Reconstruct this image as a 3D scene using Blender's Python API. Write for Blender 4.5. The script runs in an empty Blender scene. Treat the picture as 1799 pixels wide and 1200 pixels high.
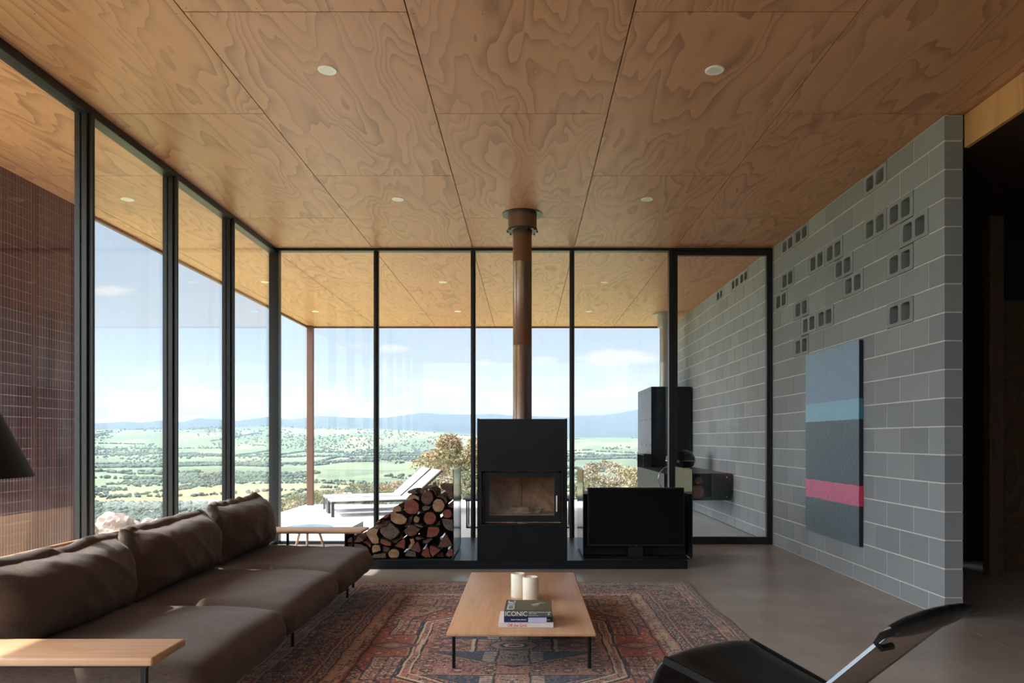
import bpy, bmesh, math, random
import numpy as np
from mathutils import Vector, Matrix, noise
random.seed(7); rng = np.random.default_rng(7)
S = bpy.context.scene
C = S.collection

# ------------------------------------------------------------------ camera
F, CX, CY, H = 1252.0, 924.0, 771.0, 1.253
cam = bpy.data.cameras.new('camera'); camo = bpy.data.objects.new('camera', cam); C.objects.link(camo)
camo.location = (0, 0, H); camo.rotation_euler = (math.pi/2, 0, 0)
cam.sensor_width = 36; cam.lens = F/1799*36
cam.shift_x = (899.5-CX)/1799; cam.shift_y = (CY-600)/1799
cam.clip_start = .05; cam.clip_end = 60000
S.camera = camo
S.view_settings.view_transform = 'Standard'; S.view_settings.look = 'None'
S.view_settings.gamma = 1; S.view_settings.use_curve_mapping = False
S.view_settings.exposure = 0.0

# ------------------------------------------------------------------ node helper
def lin(*c):
    o = [((v/255)/12.92 if v/255 <= .04045 else ((v/255+.055)/1.055)**2.4) for v in c[:3]]
    return (*o, 1.0)
class NT:
    def __init__(s, tree): s.t = tree; s.n = tree.nodes; s.l = tree.links
    def node(s, typ, ins=None, **kw):
        n = s.n.new(typ)
        for k, v in kw.items(): setattr(n, k, v)
        for k, v in (ins or {}).items():
            if isinstance(v, bpy.types.NodeSocket): s.l.new(v, n.inputs[k])
            else: n.inputs[k].default_value = v
        return n
    def math(s, op, a, b=0.0, clamp=False, c=None):
        d = {0: a, 1: b}
        if c is not None: d[2] = c
        n = s.node('ShaderNodeMath', d, operation=op); n.use_clamp = clamp; return n.outputs[0]
    def mix(s, f, a, b, mode='MIX'):
        n = s.n.new('ShaderNodeMix'); n.data_type = 'RGBA'; n.blend_type = mode
        for i, v in ((0, f), (6, a), (7, b)):
            if isinstance(v, bpy.types.NodeSocket): s.l.new(v, n.inputs[i])
            else: n.inputs[i].default_value = v
        return n.outputs[2]
    def ramp(s, f, pts, interp='LINEAR'):
        n = s.n.new('ShaderNodeValToRGB'); n.color_ramp.interpolation = interp
        e = n.color_ramp.elements
        while len(e) > 1: e.remove(e[-1])
        e[0].position = pts[0][0]; e[0].color = pts[0][1]
        for p, c in pts[1:]:
            x = e.new(p); x.color = c
        s.l.new(f, n.inputs[0]); return n.outputs[0]
    def noise(s, v, scale, detail=2, rough=.5, dist=0, col=False):
        n = s.node('ShaderNodeTexNoise', {'Scale': scale, 'Detail': detail, 'Roughness': rough, 'Distortion': dist})
        if v is not None: s.l.new(v, n.inputs['Vector'])
        return n.outputs['Color' if col else 'Fac']
    def mapping(s, v, sc=(1,1,1), loc=(0,0,0), rot=(0,0,0)):
        n = s.node('ShaderNodeMapping', {'Scale': sc, 'Location': loc, 'Rotation': rot}); s.l.new(v, n.inputs['Vector']); return n.outputs[0]
    def coord(s, k='Object'): return s.node('ShaderNodeTexCoord').outputs[k]
    def sep(s, v): 
        n = s.node('ShaderNodeSeparateXYZ'); s.l.new(v, n.inputs[0]); return n.outputs
def material(name):
    m = bpy.data.materials.new(name); m.use_nodes = True
    t = NT(m.node_tree); b = m.node_tree.nodes['Principled BSDF']
    return m, t, b
def setb(t, b, **kw):
    for k, v in kw.items():
        k = k.replace('_', ' ')
        if isinstance(v, bpy.types.NodeSocket): t.l.new(v, b.inputs[k])
        else: b.inputs[k].default_value = v
def bump(t, b, h, strength=.3, dist=.01):
    n = t.node('ShaderNodeBump', {'Strength': strength, 'Distance': dist, 'Height': h}); t.l.new(n.outputs[0], b.inputs['Normal'])

# ------------------------------------------------------------------ world sky
HAZE_DENSITY = 1.7e-5
SKY_FRONT, SKY_BACK, SKY_UP = .97, 2.0, 2.5
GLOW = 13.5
w = bpy.data.worlds.new('sky'); S.world = w; w.use_nodes = True
t = NT(w.node_tree); bg = w.node_tree.nodes['Background']
g = t.coord('Generated'); nx, ny, nz = t.sep(g)[:3]
ysafe = t.math('MAXIMUM', t.math('ABSOLUTE', ny), .05)
u = t.math('DIVIDE', nx, ysafe); v = t.math('DIVIDE', nz, ysafe)
el = t.math('MAXIMUM', nz, 0)
base = t.ramp(el, [(0, lin(212,222,230)), (.05, lin(208,222,234)), (.12, lin(204,221,237)), (.25, lin(192,213,235)), (.6, lin(150,182,222)), (1, lin(120,160,215))])
uv = t.node('ShaderNodeCombineXYZ', {0: u, 1: v, 2: 0.0}).outputs[0]
n1 = t.noise(t.mapping(uv, (9, 34, 1)), 1.0, 7, .6, .3)
band = t.ramp(v, [(0, (.9,)*3+(1,)), (.03, (1,)*3+(1,)), (.075, (.55,)*3+(1,)), (.11, (.05,)*3+(1,)), (1, (0,)*3+(1,))])
cl = t.math('MULTIPLY', t.math('MULTIPLY', t.math('SUBTRACT', n1, .44), 7, clamp=True), band)
# separate clouds seen above the valley: (u, v, half width, half height)
n2 = t.noise(t.mapping(uv, (22, 50, 1)), 1.0, 6, .6, .2)
n2b = t.math('MULTIPLY', t.math('SUBTRACT', n2, .5), 2.1)
for (cx_, cy_, rx, ry, top) in ((1085,629,85,16,1),(690,613,34,9,.8),(850,637,26,7,.7),(945,634,40,9,.8),(198,511,48,11,.9),(800,642,30,6,.5),(625,608,45,6,.4),(1130,655,30,7,.4),(240,700,95,18,.7),(340,690,60,14,.5),(700,652,25,5,.5)):
    du = t.math('DIVIDE', t.math('SUBTRACT', u, (cx_-CX)/F), rx/F); dv = t.math('DIVIDE', t.math('SUBTRACT', v, (CY-cy_)/F), ry/F)
    r2 = t.math('ADD', t.math('MULTIPLY', du, du), t.math('MULTIPLY', dv, dv))
    k = t.math('MULTIPLY', t.math('ADD', t.math('SUBTRACT', 1.0, r2), n2b), 1.3*top, clamp=True)
    k = t.math('MULTIPLY', k, top)
    cl = t.math('MAXIMUM', cl, k)
cl = t.math('MULTIPLY', cl, t.math('GREATER_THAN', ny, 0))
col = t.mix(t.math('MULTIPLY', cl, .9), base, lin(250,246,244))
back = t.math('MULTIPLY', t.math('MULTIPLY', ny, -3.0, clamp=True), SKY_BACK-SKY_FRONT)
upb = t.math('MULTIPLY', t.math('MULTIPLY', t.math('SUBTRACT', nz, .4), 2.5, clamp=True), SKY_UP-SKY_FRONT)
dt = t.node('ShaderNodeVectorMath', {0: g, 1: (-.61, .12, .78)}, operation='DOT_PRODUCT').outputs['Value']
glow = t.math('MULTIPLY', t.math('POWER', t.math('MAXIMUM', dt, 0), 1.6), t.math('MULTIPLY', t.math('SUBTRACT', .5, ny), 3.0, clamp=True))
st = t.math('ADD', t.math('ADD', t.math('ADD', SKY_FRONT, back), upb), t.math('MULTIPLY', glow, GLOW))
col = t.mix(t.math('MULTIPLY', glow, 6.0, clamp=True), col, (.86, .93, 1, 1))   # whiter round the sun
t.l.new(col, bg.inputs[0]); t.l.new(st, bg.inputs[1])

# ------------------------------------------------------------------ sun (from the left, a little beyond the camera plane)
sun = bpy.data.lights.new('sun', 'SUN'); suno = bpy.data.objects.new('sun', sun); C.objects.link(suno)
sun.energy = 9; sun.angle = math.radians(.53); sun.color = (1, .96, .91)
SD = Vector((-1, .2, 1.155)).normalized()
suno.rotation_euler = SD.to_track_quat('Z', 'Y').to_euler(); suno.location = (-8, 2, 12)

# ------------------------------------------------------------------ object helpers
OFF = {}
def link(name, me, parent=None, mat=None):
    o = bpy.data.objects.new(name, me); C.objects.link(o)
    if mat is not None and me is not None:
        for m in (mat if isinstance(mat, (list, tuple)) else [mat]): me.materials.append(m)
    if parent is not None:
        o.parent = parent; OFF[o] = OFF.get(parent, Vector())
        if me is not None: me.transform(Matrix.Translation(-OFF[o]))
    return o
def tag(o, label=None, cat=None, group=None, kind=None):
    if label: o['label'] = label
    if cat: o['category'] = cat
    if group: o['group'] = group
    if kind: o['kind'] = kind
    return o
def thing(name, label, cat, loc=(0,0,0), group=None, rotz=0):
    o = bpy.data.objects.new(name, None); C.objects.link(o); o.empty_display_size = .1
    o.location = loc; o.rotation_euler = (0, 0, rotz)
    OFF[o] = Vector(loc) if rotz == 0 else Vector()
    return tag(o, label, cat, group)
class MB:
    def __init__(s): s.b = bmesh.new(); s.rl = None
    def _mk(s, vs, fs, mi=0):
        V = [s.b.verts.new(v) for v in vs]; out = []
        for f in fs:
            try: fc = s.b.faces.new([V[i] for i in f]); fc.material_index = mi; out.append(fc)
            except ValueError: pass
        return V, out
    def box(s, x0, x1, y0, y1, z0, z1, bev=0, mi=0, M=None, seg=2):
        vs = [(x, y, z) for x in (x0, x1) for y in (y0, y1) for z in (z0, z1)]
        fs = [(0,1,3,2), (4,6,7,5), (0,4,5,1), (2,3,7,6), (0,2,6,4), (1,5,7,3)]
        V, Fc = s._mk(vs, fs, mi)
        if bev:
            es = list({e for f in Fc for e in f.edges})
            r = bmesh.ops.bevel(s.b, geom=es, offset=bev, segments=seg, affect='EDGES', profile=.5)
            for f in r['faces']: f.material_index = mi
            V = list({v for f in r['faces'] for v in f.verts} | {v for v in V if v.is_valid})
        if M is not None:
            for v in V: v.co = M @ v.co
        return s
    def cyl(s, p0, p1, r0, r1=None, seg=20, mi=0, caps=True):
        p0 = Vector(p0); p1 = Vector(p1); r1 = r0 if r1 is None else r1
        d = (p1-p0).normalized(); a = d.orthogonal().normalized(); b = d.cross(a)
        vs = []
        for p, r in ((p0, r0), (p1, r1)):
            for i in range(seg):
                q = 2*math.pi*i/seg; vs.append(p + a*math.cos(q)*r + b*math.sin(q)*r)
        fs = [(i, (i+1) % seg, seg+(i+1) % seg, seg+i) for i in range(seg)]
        if caps: fs += [tuple(range(seg-1, -1, -1)), tuple(range(seg, 2*seg))]
        s._mk(vs, fs, mi); return s
    def lathe(s, prof, c, seg=32, mi=0):
        vs = []; n = len(prof)
        for i in range(seg):
            q = 2*math.pi*i/seg
            for r, z in prof: vs.append((c[0]+math.cos(q)*r, c[1]+math.sin(q)*r, c[2]+z))
        fs = [(i*n+j, ((i+1) % seg)*n+j, ((i+1) % seg)*n+j+1, i*n+j+1) for i in range(seg) for j in range(n-1)]
        s._mk(vs, fs, mi); bmesh.ops.remove_doubles(s.b, verts=s.b.verts, dist=1e-5); return s
    def prism(s, poly, fn, d0, d1, mi=0, mi0=None, mi1=None):
        n = len(poly); vs = [fn(p, d0) for p in poly]+[fn(p, d1) for p in poly]
        V, fs = s._mk(vs, [(i, (i+1) % n, n+(i+1) % n, n+i) for i in range(n)], mi)
        for idx, m2 in ((range(n-1, -1, -1), mi0), (range(n, 2*n), mi1)):
            f = s.b.faces.new([V[i] for i in idx]); f.material_index = mi if m2 is None else m2
        return s
    def tube(s, pts, r, seg=10, mi=0, closed=False):
        pts = [Vector(p) for p in pts]; n = len(pts); rings = []
        rr = r if isinstance(r, (list, tuple)) else [r]*n
        up = None
        for i, p in enumerate(pts):
            if closed: d = (pts[(i+1) % n]-pts[i-1]).normalized()
            else: d = (pts[min(i+1, n-1)]-pts[max(i-1, 0)]).normalized()
            a = d.orthogonal().normalized() if up is None else (up - d*up.dot(d)).normalized()
            up = a; b = d.cross(a)
            rings.append([s.b.verts.new(p+a*math.cos(2*math.pi*k/seg)*rr[i]+b*math.sin(2*math.pi*k/seg)*rr[i]) for k in range(seg)])
        for i in range(n if closed else n-1):
            A = rings[i]; Bn = rings[(i+1) % n]
            for k in range(seg):
                f = s.b.faces.new((A[k], A[(k+1) % seg], Bn[(k+1) % seg], Bn[k])); f.material_index = mi
        if not closed:
            for R in (rings[0][::-1], rings[-1]):
                f = s.b.faces.new(R); f.material_index = mi
        return s
    def quad(s, a, b, c, d, mi=0): s._mk([a, b, c, d], [(0,1,2,3)], mi); return s
    def done(s, name, mat, parent=None, smooth=False, angle=None):
        bmesh.ops.recalc_face_normals(s.b, faces=s.b.faces)
        if smooth:
            for f in s.b.faces: f.smooth = True
        if smooth:
            for e in s.b.edges:
                if len(e.link_faces) == 2 and e.calc_face_angle(0) > (angle or .7): e.smooth = False
        me = bpy.data.meshes.new(name); s.b.to_mesh(me); s.b.free()
        return link(name, me, parent, mat)
def npmesh(name, V, Fq, mat, parent=None, smooth=False, colors=None, cname='col', fmat=None):
    me = bpy.data.meshes.new(name); V = np.asarray(V, np.float32); Fq = np.asarray(Fq, np.int32)
    me.vertices.add(len(V)); me.vertices.foreach_set('co', V.ravel())
    k = Fq.shape[1]; me.loops.add(Fq.size); me.loops.foreach_set('vertex_index', Fq.ravel())
    me.polygons.add(len(Fq)); me.polygons.foreach_set('loop_start', np.arange(0, Fq.size, k, dtype=np.int32))
    try: me.polygons.foreach_set('loop_total', np.full(len(Fq), k, np.int32))
    except Exception: pass
    if smooth: me.polygons.foreach_set('use_smooth', np.ones(len(Fq), bool))
    if fmat is not None: me.polygons.foreach_set('material_index', np.asarray(fmat, np.int32))
    if colors is not None:
        a = me.color_attributes.new(cname, 'FLOAT_COLOR', 'POINT'); a.data.foreach_set('color', np.asarray(colors, np.float32).ravel())
    me.update(); me.validate()
    return link(name, me, parent, mat)
def bcolor(o, name='rnd', by_part=None):
    """one random colour per connected island, stored per vertex, so neighbouring boards and blocks differ"""
    me = o.data; n = len(me.vertices); par = list(range(n))
    def fd(i):
        while par[i] != i: par[i] = par[par[i]]; i = par[i]
        return i
    for e in me.edges:
        a, b = fd(e.vertices[0]), fd(e.vertices[1])
        if a != b: par[a] = b
    cols = {}; arr = np.zeros((n, 4), np.float32)
    for i in range(n):
        r = fd(i)
        if r not in cols: cols[r] = (random.random(), random.random(), random.random(), 1)
        arr[i] = cols[r]
    a = me.color_attributes.new(name, 'FLOAT_COLOR', 'POINT'); a.data.foreach_set('color', arr.ravel())
def copy_tree(o, parent=None):
    c = o.copy(); C.objects.link(c)
    if parent: c.parent = parent
    for ch in list(o.children): copy_tree(ch, c)
    return c

# ------------------------------------------------------------------ materials
def simple(name, col, rough=.5, metal=0, noise_amt=0, nscale=8, bmp=0, bscale=60, spec=.5, coat=0):
    m, t, b = material(name); setb(t, b, Roughness=rough, Metallic=metal, Specular_IOR_Level=spec, Coat_Weight=coat)
    if noise_amt:
        n = t.noise(t.coord(), nscale, 5, .6)
        c = t.mix(n, tuple(x*(1-noise_amt) for x in col[:3])+(1,), tuple(min(1, x*(1+noise_amt)) for x in col[:3])+(1,))
        t.l.new(c, b.inputs['Base Color'])
    else: b.inputs['Base Color'].default_value = col
    if bmp: bump(t, b, t.noise(t.coord(), bscale, 4, .6), bmp, .004)
    return m
def ply(name, light, mid, dark, axis='Y', scale=1.0, rough=.42):
    m, t, b = material(name); co = t.coord()
    rnd = t.node('ShaderNodeAttribute', attribute_name='rnd').outputs['Color']
    off = t.node('ShaderNodeVectorMath', {0: rnd, 1: (37.0, 53.0, 29.0)}, operation='MULTIPLY').outputs[0]
    rx = t.sep(rnd)
    sc = (2.1*scale, .52*scale, 2.1*scale) if axis == 'Y' else (1.5*scale, 1.5*scale, .62*scale)
    v0 = t.mapping(co, sc); v0 = t.node('ShaderNodeVectorMath', {0: v0, 1: off}, operation='ADD').outputs[0]
    warp = t.noise(v0, 2.2, 2, .5, 0, col=True)
    v1 = t.node('ShaderNodeVectorMath', {0: t.node('ShaderNodeVectorMath', {0: warp, 1: (.5,.5,.5)}, operation='SUBTRACT').outputs[0], 'Scale': .55}, operation='SCALE').outputs[0]
    v1 = t.node('ShaderNodeVectorMath', {0: v0, 1: v1}, operation='ADD').outputs[0]
    n = t.noise(v1, .95, 1.5, .4)
    rings = t.math('FRACT', t.math('MULTIPLY', n, t.math('ADD', 13.0, t.math('MULTIPLY', rx[0], 8.0))))
    ring2 = t.ramp(rings, [(0, (0,0,0,1)), (.3, (.08,)*3+(1,)), (.6, (.25,)*3+(1,)), (.85, (.6,)*3+(1,)), (.95, (.8,.8,.8,1)), (1, (0,0,0,1))])
    patch = t.noise(v0, 1.4, 3, .55); patch = t.ramp(patch, [(.35, (0,0,0,1)), (.62, (1,1,1,1))])
    fine = t.noise(t.mapping(co, (70, 3, 70) if axis == 'Y' else (70, 70, 3)), 1.0, 3, .6)
    f = t.math('MULTIPLY', ring2, t.math('ADD', .42, t.math('MULTIPLY', patch, .55)))
    c = t.mix(f, light, dark)
    c = t.mix(t.math('MULTIPLY', rx[1], .35), c, t.mix(.6, c, mid))
    c = t.mix(t.math('MULTIPLY', fine, .22), c, mid)
    setb(t, b, Base_Color=c, Roughness=rough, Specular_IOR_Level=.45)
    bump(t, b, fine, .06, .002)
    return m
M = {}
M['ply'] = ply('ceiling_plywood', lin(192,140,102), lin(162,111,78), lin(112,71,48))
M['ply_v'] = ply('plywood_upright', lin(206,156,104), lin(178,126,80), lin(140,92,56), axis='Z')
M['black'] = simple('black_frame_steel', lin(38,38,40), .42, .3, .25, 30, .05)
M['steel'] = simple('blackened_steel', lin(27,30,35), .36, .5, .6, 4.5, .08, 25)
M['steel_dk'] = simple('dark_steel_matte', lin(18,19,21), .5, .2, .2, 8)
M['gloss_black'] = simple('tv_screen_black', (.003,.003,.004,1), .2, spec=.25)
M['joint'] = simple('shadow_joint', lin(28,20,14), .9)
M['white'] = simple('white_trim', lin(235,232,226), .35)
M['timber'] = None
def timber(name, c1, c2, axis='Y', rough=.38, sc=1):
    m, t, b = material(name); co = t.coord()
    s = {'X': (2.2, 34, 34), 'Y': (34, 2.2, 34), 'Z': (34, 34, 2.2)}[axis]
    n = t.noise(t.mapping(co, tuple(x*sc for x in s)), 1.0, 5, .6, .6)
    n2 = t.noise(t.mapping(co, tuple(x*.18*sc for x in s)), 1.0, 2, .5)
    f = t.math('ADD', t.math('MULTIPLY', n, .55), t.math('MULTIPLY', n2, .45))
    f = t.ramp(f, [(.32, c1), (.68, c2)])
    setb(t, b, Base_Color=f, Roughness=rough); bump(t, b, n, .08, .002); return m
M['timber'] = timber('blonde_oak', lin(220,176,138), lin(190,142,104), 'Y')
M['timber_x'] = timber('blonde_oak_crosswise', lin(220,176,138), lin(190,142,104), 'X')
M['stud'] = timber('pine_stud', lin(96,72,54), lin(70,50,36), 'Z', .7)
def glass(name, tint=(.97,.985,.98,1), extra=.0, refl_streak=0.0):
    m = bpy.data.materials.new(name); m.use_nodes = True; t = NT(m.node_tree)
    t.n.remove(t.n['Principled BSDF']); out = t.n['Material Output']
    tr = t.node('ShaderNodeBsdfTransparent', {'Color': tint}); gl = t.node('ShaderNodeBsdfGlossy', {'Color': (1,1,1,1), 'Roughness': .004})
    bf = t.node('ShaderNodeNewGeometry').outputs['Backfacing']
    ior = t.math('SUBTRACT', 1.5, t.math('MULTIPLY', bf, 1.5-1/1.5))   # same reflectance entering and leaving the pane
    lw = t.node('ShaderNodeFresnel', {'IOR': ior}).outputs[0]
    f = t.math('ADD', t.math('MULTIPLY', lw, .9), extra, clamp=True)
    mx = t.node('ShaderNodeMixShader', {0: f, 1: tr.outputs[0], 2: gl.outputs[0]})
    if refl_streak:  # pale upright streaks, curtain-like reflections painted on as diffuse
        d = t.node('ShaderNodeBsdfDiffuse', {'Color': (.8,.85,.9,1)})
        n = t.noise(t.mapping(t.coord(), (7, 7, .35)), 1.0, 5, .7)
        n = t.ramp(n, [(.5, (0,0,0,1)), (.8, (1,1,1,1))])
        mx = t.node('ShaderNodeMixShader', {0: t.math('MULTIPLY', n, refl_streak), 1: mx.outputs[0], 2: d.outputs[0]})
    t.l.new(mx.outputs[0], out.inputs[0]); return m
M['glass'] = glass('window_glass', refl_streak=.03)
M['glass_fire'] = glass('stove_glass', (.95,.93,.9,1), .01)
# concrete
m, t, b = material('polished_concrete'); co = t.coord()
n = t.noise(co, .8, 5, .6); n2 = t.noise(co, 7, 3, .5); n3 = t.noise(t.mapping(co, (.5, 2.2, 1)), 1.3, 4, .6)
c = t.ramp(n, [(.25, lin(132,119,110)), (.5, lin(158,146,136)), (.75, lin(182,172,162))])
c = t.mix(t.math('MULTIPLY', n3, .4), c, lin(132,120,112)); c = t.mix(t.math('MULTIPLY', n2, .15), c, lin(186,174,162))
setb(t, b, Base_Color=c, Roughness=.27, Specular_IOR_Level=.5)
M['concrete'] = m
M['deck'] = simple('pale_deck_concrete', lin(196,192,186), .6, 0, .06, 2.5, .05, 40)
# blockwork
m, t, b = material('grey_concrete_block'); co = t.coord()
rnd = t.sep(t.node('ShaderNodeAttribute', attribute_name='rnd').outputs['Color'])[0]
n = t.noise(co, 130, 3, .7); n2 = t.noise(co, 2.2, 4, .6)
c = t.mix(rnd, lin(120,123,127), lin(139,141,144)); c = t.mix(t.math('MULTIPLY', n, .5), c, lin(102,104,107)); c = t.mix(t.math('MULTIPLY', n2, .3), c, lin(144,145,145))
setb(t, b, Base_Color=c, Roughness=.85); bump(t, b, t.noise(co, 260, 4, .7), .5, .003); M['block'] = m
M['mortar'] = simple('mortar', lin(190,188,182), .9, 0, .1, 60, .3, 200)
# sofa cloth
m, t, b = material('taupe_linen'); co = t.coord()
wx = t.noise(t.mapping(co, (40, 900, 40)), 1, 2, .6); wy = t.noise(t.mapping(co, (900, 40, 900)), 1, 2, .6); n = t.noise(co, 3, 4, .6)
f = t.math('MULTIPLY', t.math('ADD', wx, wy), .5)
c = t.ramp(f, [(.35, lin(64,53,47)), (.65, lin(118,101,90))]); c = t.mix(t.math('MULTIPLY', n, .35), c, lin(84,70,62))
setb(t, b, Base_Color=c, Roughness=.85, Sheen_Weight=.15, Sheen_Roughness=.5, Specular_IOR_Level=.2); bump(t, b, f, .35, .003)
M['linen'] = m
M['leather'] = simple('black_leather', lin(22,23,26), .33, 0, .2, 12, .12, 220)
M['candle'] = simple('ivory_wax', lin(238,230,212), .5); 
_b = M['candle'].node_tree.nodes['Principled BSDF']; _b.inputs['Subsurface Weight'].default_value = .15; _b.inputs['Subsurface Radius'].default_value = (.03,.02,.012)
M['flue'] = simple('bronze_flue_metal', lin(138,112,98), .3, .7, .12, 5)
M['flue_grey'] = simple('grey_flue_metal', lin(150,148,142), .4, .5, .1, 5)
M['galv'] = simple('dark_bracket_metal', lin(70,78,76), .45, .8, .2, 20)
M['corten'] = None
# ================================================================== SETTING
CEIL = 3.52; GL = -2.97; YB = 8.5
# floor with control joint
f = MB(); f.box(-3.06, 2.898, -3, 8.58, -.2, 0); f.box(2.902, 9.2, -3, 4.99, -.2, 0); f.box(2.898, 9.2, 4.99, 8.58, -.2, 0)
f.box(2.898, 2.902, -3, 4.99, -.2, -.003, mi=1)
tag(f.done('floor', [M['concrete'], M['white']]), kind='structure')
# deck slab with diagonal saw joint
d = MB()
def deckpoly(pts): d.prism(pts, lambda p, z: (p[0], p[1], z), -.33, -.08)
# joint line from (-4.32,14.4) to (-3.28,9.6) then on to the glass line
jx = lambda y: -4.34 + (14.5-y)*.215
deckpoly([(-4.45, 8.6), (jx(8.6)-.004, 8.6), (jx(14.5)-.004, 14.5), (-4.45, 14.5)])
deckpoly([(jx(8.6)+.004, 8.6), (2.93, 8.6), (2.93, 15.6), (-1.6, 15.6), (-1.6, 14.5), (jx(14.5)+.004, 14.5)])
deckpoly([(-4.45, -3), (-3.07, -3), (-3.07, 8.594), (-4.45, 8.594)])
tag(d.done('deck', M['deck']), kind='structure')
# ceiling of plywood sheets with dark gaps
joints_x = [-4.385, -4.21, -3.02, -1.82, -.63, .57, 1.765, 2.96, 3.07]
c = MB(); g_ = .007
sidej = [-1.0, 1.42, 3.784, 6.14, 8.5, 10.87, 13.2]; midj = [-2.0, .2, 2.6, 4.97, 7.315, 8.56, 10.32, 12.67]
for i in range(len(joints_x)-1):
    xa, xb = joints_x[i], joints_x[i+1]
    js = {0: midj, 1: sidej, 2: midj, 3: sidej, 4: midj, 5: sidej, 6: midj, 7: []}[i]
    ys = [-3]+[j for j in js]+[14.385 if i < 7 else 4.99]
    for k in range(len(ys)-1):
        yb_ = ys[k+1]
        c.box(xa+g_*.5, xb-g_*.5, ys[k]+g_*.5, yb_-g_*.5, CEIL, CEIL+.012)
        # screw heads along the sheet edges
o = c.done('ceiling', M['ply']); bcolor(o); tag(o, kind='structure')
s = MB()
for i in range(1, len(joints_x)-2):
    xa, xb = joints_x[i], joints_x[i+1]
    js = {1: sidej, 2: midj, 3: sidej, 4: midj, 5: sidej, 6: midj}[i]
    for j in js:
        for sy in (-.03, .03):
            for q in (.03, .4, .8, 1.16):
                s.cyl((xa+q, j+sy, CEIL-.0006), (xa+q, j+sy, CEIL+.004), .003, seg=6)
        for q in (.03, .4, .8, 1.16):
            for e in (.6, 1.2, 1.8): s.cyl((xa+q, j+e, CEIL-.0006), (xa+q, j+e, CEIL+.004), .003, seg=6)
s.done('screw_heads', M['joint'], o)
r = MB(); r.box(-4.4, 3.2, -3, 14.4, CEIL+.0125, CEIL+.4); r.box(3.2, 9.3, -3, 7.5, CEIL+.0125, CEIL+.4)
tag(r.done('ceiling_roof_deck', M['joint']), kind='structure')
M['fascia'] = simple('brown_fascia_steel', lin(96,62,50), .5, .2, .2, 6)
r = MB(); r.box(-4.43, -4.388, -3, 14.43, CEIL-.03, CEIL+.45); r.box(-4.388, 3.1, 14.39, 14.43, CEIL-.03, CEIL+.45)
tag(r.done('trim_1', M['fascia']), kind='structure')
# bulkhead + low dark ceiling over the hall
r = MB(); r.box(3.07, 3.1, -3, 4.99, 3.29, CEIL); o = r.done('trim_2', M['ply_v']); bcolor(o); tag(o, kind='structure')
M['dark_ply'] = ply('dark_hall_plywood', lin(60,44,34), lin(44,34,28), lin(34,26,22))  # plywood in much darker browns for the hall ceiling
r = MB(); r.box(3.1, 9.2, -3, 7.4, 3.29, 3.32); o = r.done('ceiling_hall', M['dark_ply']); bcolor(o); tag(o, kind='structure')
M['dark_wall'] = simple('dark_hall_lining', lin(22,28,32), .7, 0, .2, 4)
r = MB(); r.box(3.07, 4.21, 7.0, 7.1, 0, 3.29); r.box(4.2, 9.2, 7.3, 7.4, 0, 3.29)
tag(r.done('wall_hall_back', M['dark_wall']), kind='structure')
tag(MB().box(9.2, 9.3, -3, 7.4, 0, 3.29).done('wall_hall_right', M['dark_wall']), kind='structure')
tag(MB().box(3.07, 9.3, -3.1, -3, 0, CEIL).done('wall_hall_front', M['dark_wall']), kind='structure')
M['back_wall'] = simple('plaster_behind_camera', lin(150,140,130), .9)
bw = MB(); bw.box(-3.06, 3.07, -3.1, -3, 0, 2.1); bw.box(-3.06, 3.07, -3.1, -3, 3.4, CEIL); bw.box(-3.06, -2.9, -3.1, -3, 2.1, 3.4); bw.box(2.9, 3.07, -3.1, -3, 2.1, 3.4)  # unseen wall; high slot added to let fill light into the room
tag(bw.done('wall_back', M['back_wall']), kind='structure')
o = tag(MB().box(4.23, 4.36, 6.5, 6.6, 0, 3.29, .003).done('timber_post', M['stud']), 'rough sawn pine post standing in the dark hall beside the block wall', 'post')
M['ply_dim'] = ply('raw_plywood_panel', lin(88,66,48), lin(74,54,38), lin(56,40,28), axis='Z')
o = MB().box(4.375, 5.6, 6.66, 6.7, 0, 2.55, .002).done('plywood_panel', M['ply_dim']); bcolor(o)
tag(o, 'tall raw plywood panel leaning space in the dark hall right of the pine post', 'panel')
o['label'] = 'tall raw plywood panel in the dark hall, right of the pine post'

# block wall
XW = 2.93; Y0 = 4.99; Y1 = 14.4
def z_course(k): return (.14+.2*k, .34+.2*k)
holes = set()
for zx, zy in [(475,272),(480,475),(580,405),(640,482),(580,625),(580,842),(107,538),(163,500),(229,618),(302,572),(340,642),(383,715),(107,690),(80,782),(163,815),(195,882),(264,856),(163,975)]:
    px, py = 1340+zx/2.4, 200+zy/2.4; Y = XW*F/(px-CX); z = H+(CY-py)/F*Y
    k = math.floor((z-.14)/.2); st = Y0 if k % 2 == 0 else Y0+.2
    holes.add((k, math.floor((Y-st)/.4)))
for px, py in ((1290.5,496),(1303,486),(1261,518)):
    Y = XW*F/(px-CX); holes.add((16, math.floor((Y-Y0)/.4)))
def rrect(y0, y1, z0, z1, r, n=4):
    out = []
    for cy_, cz, a0 in ((y1-r, z1-r, 0), (y0+r, z1-r, 90), (y0+r, z0+r, 180), (y1-r, z0+r, 270)):
        for i in range(n+1):
            a = math.radians(a0+90*i/n); out.append((cy_+math.cos(a)*r, cz+math.sin(a)*r))
    return out
bl = MB(); mo = MB(); dk = MB(); jt = .0048
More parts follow.
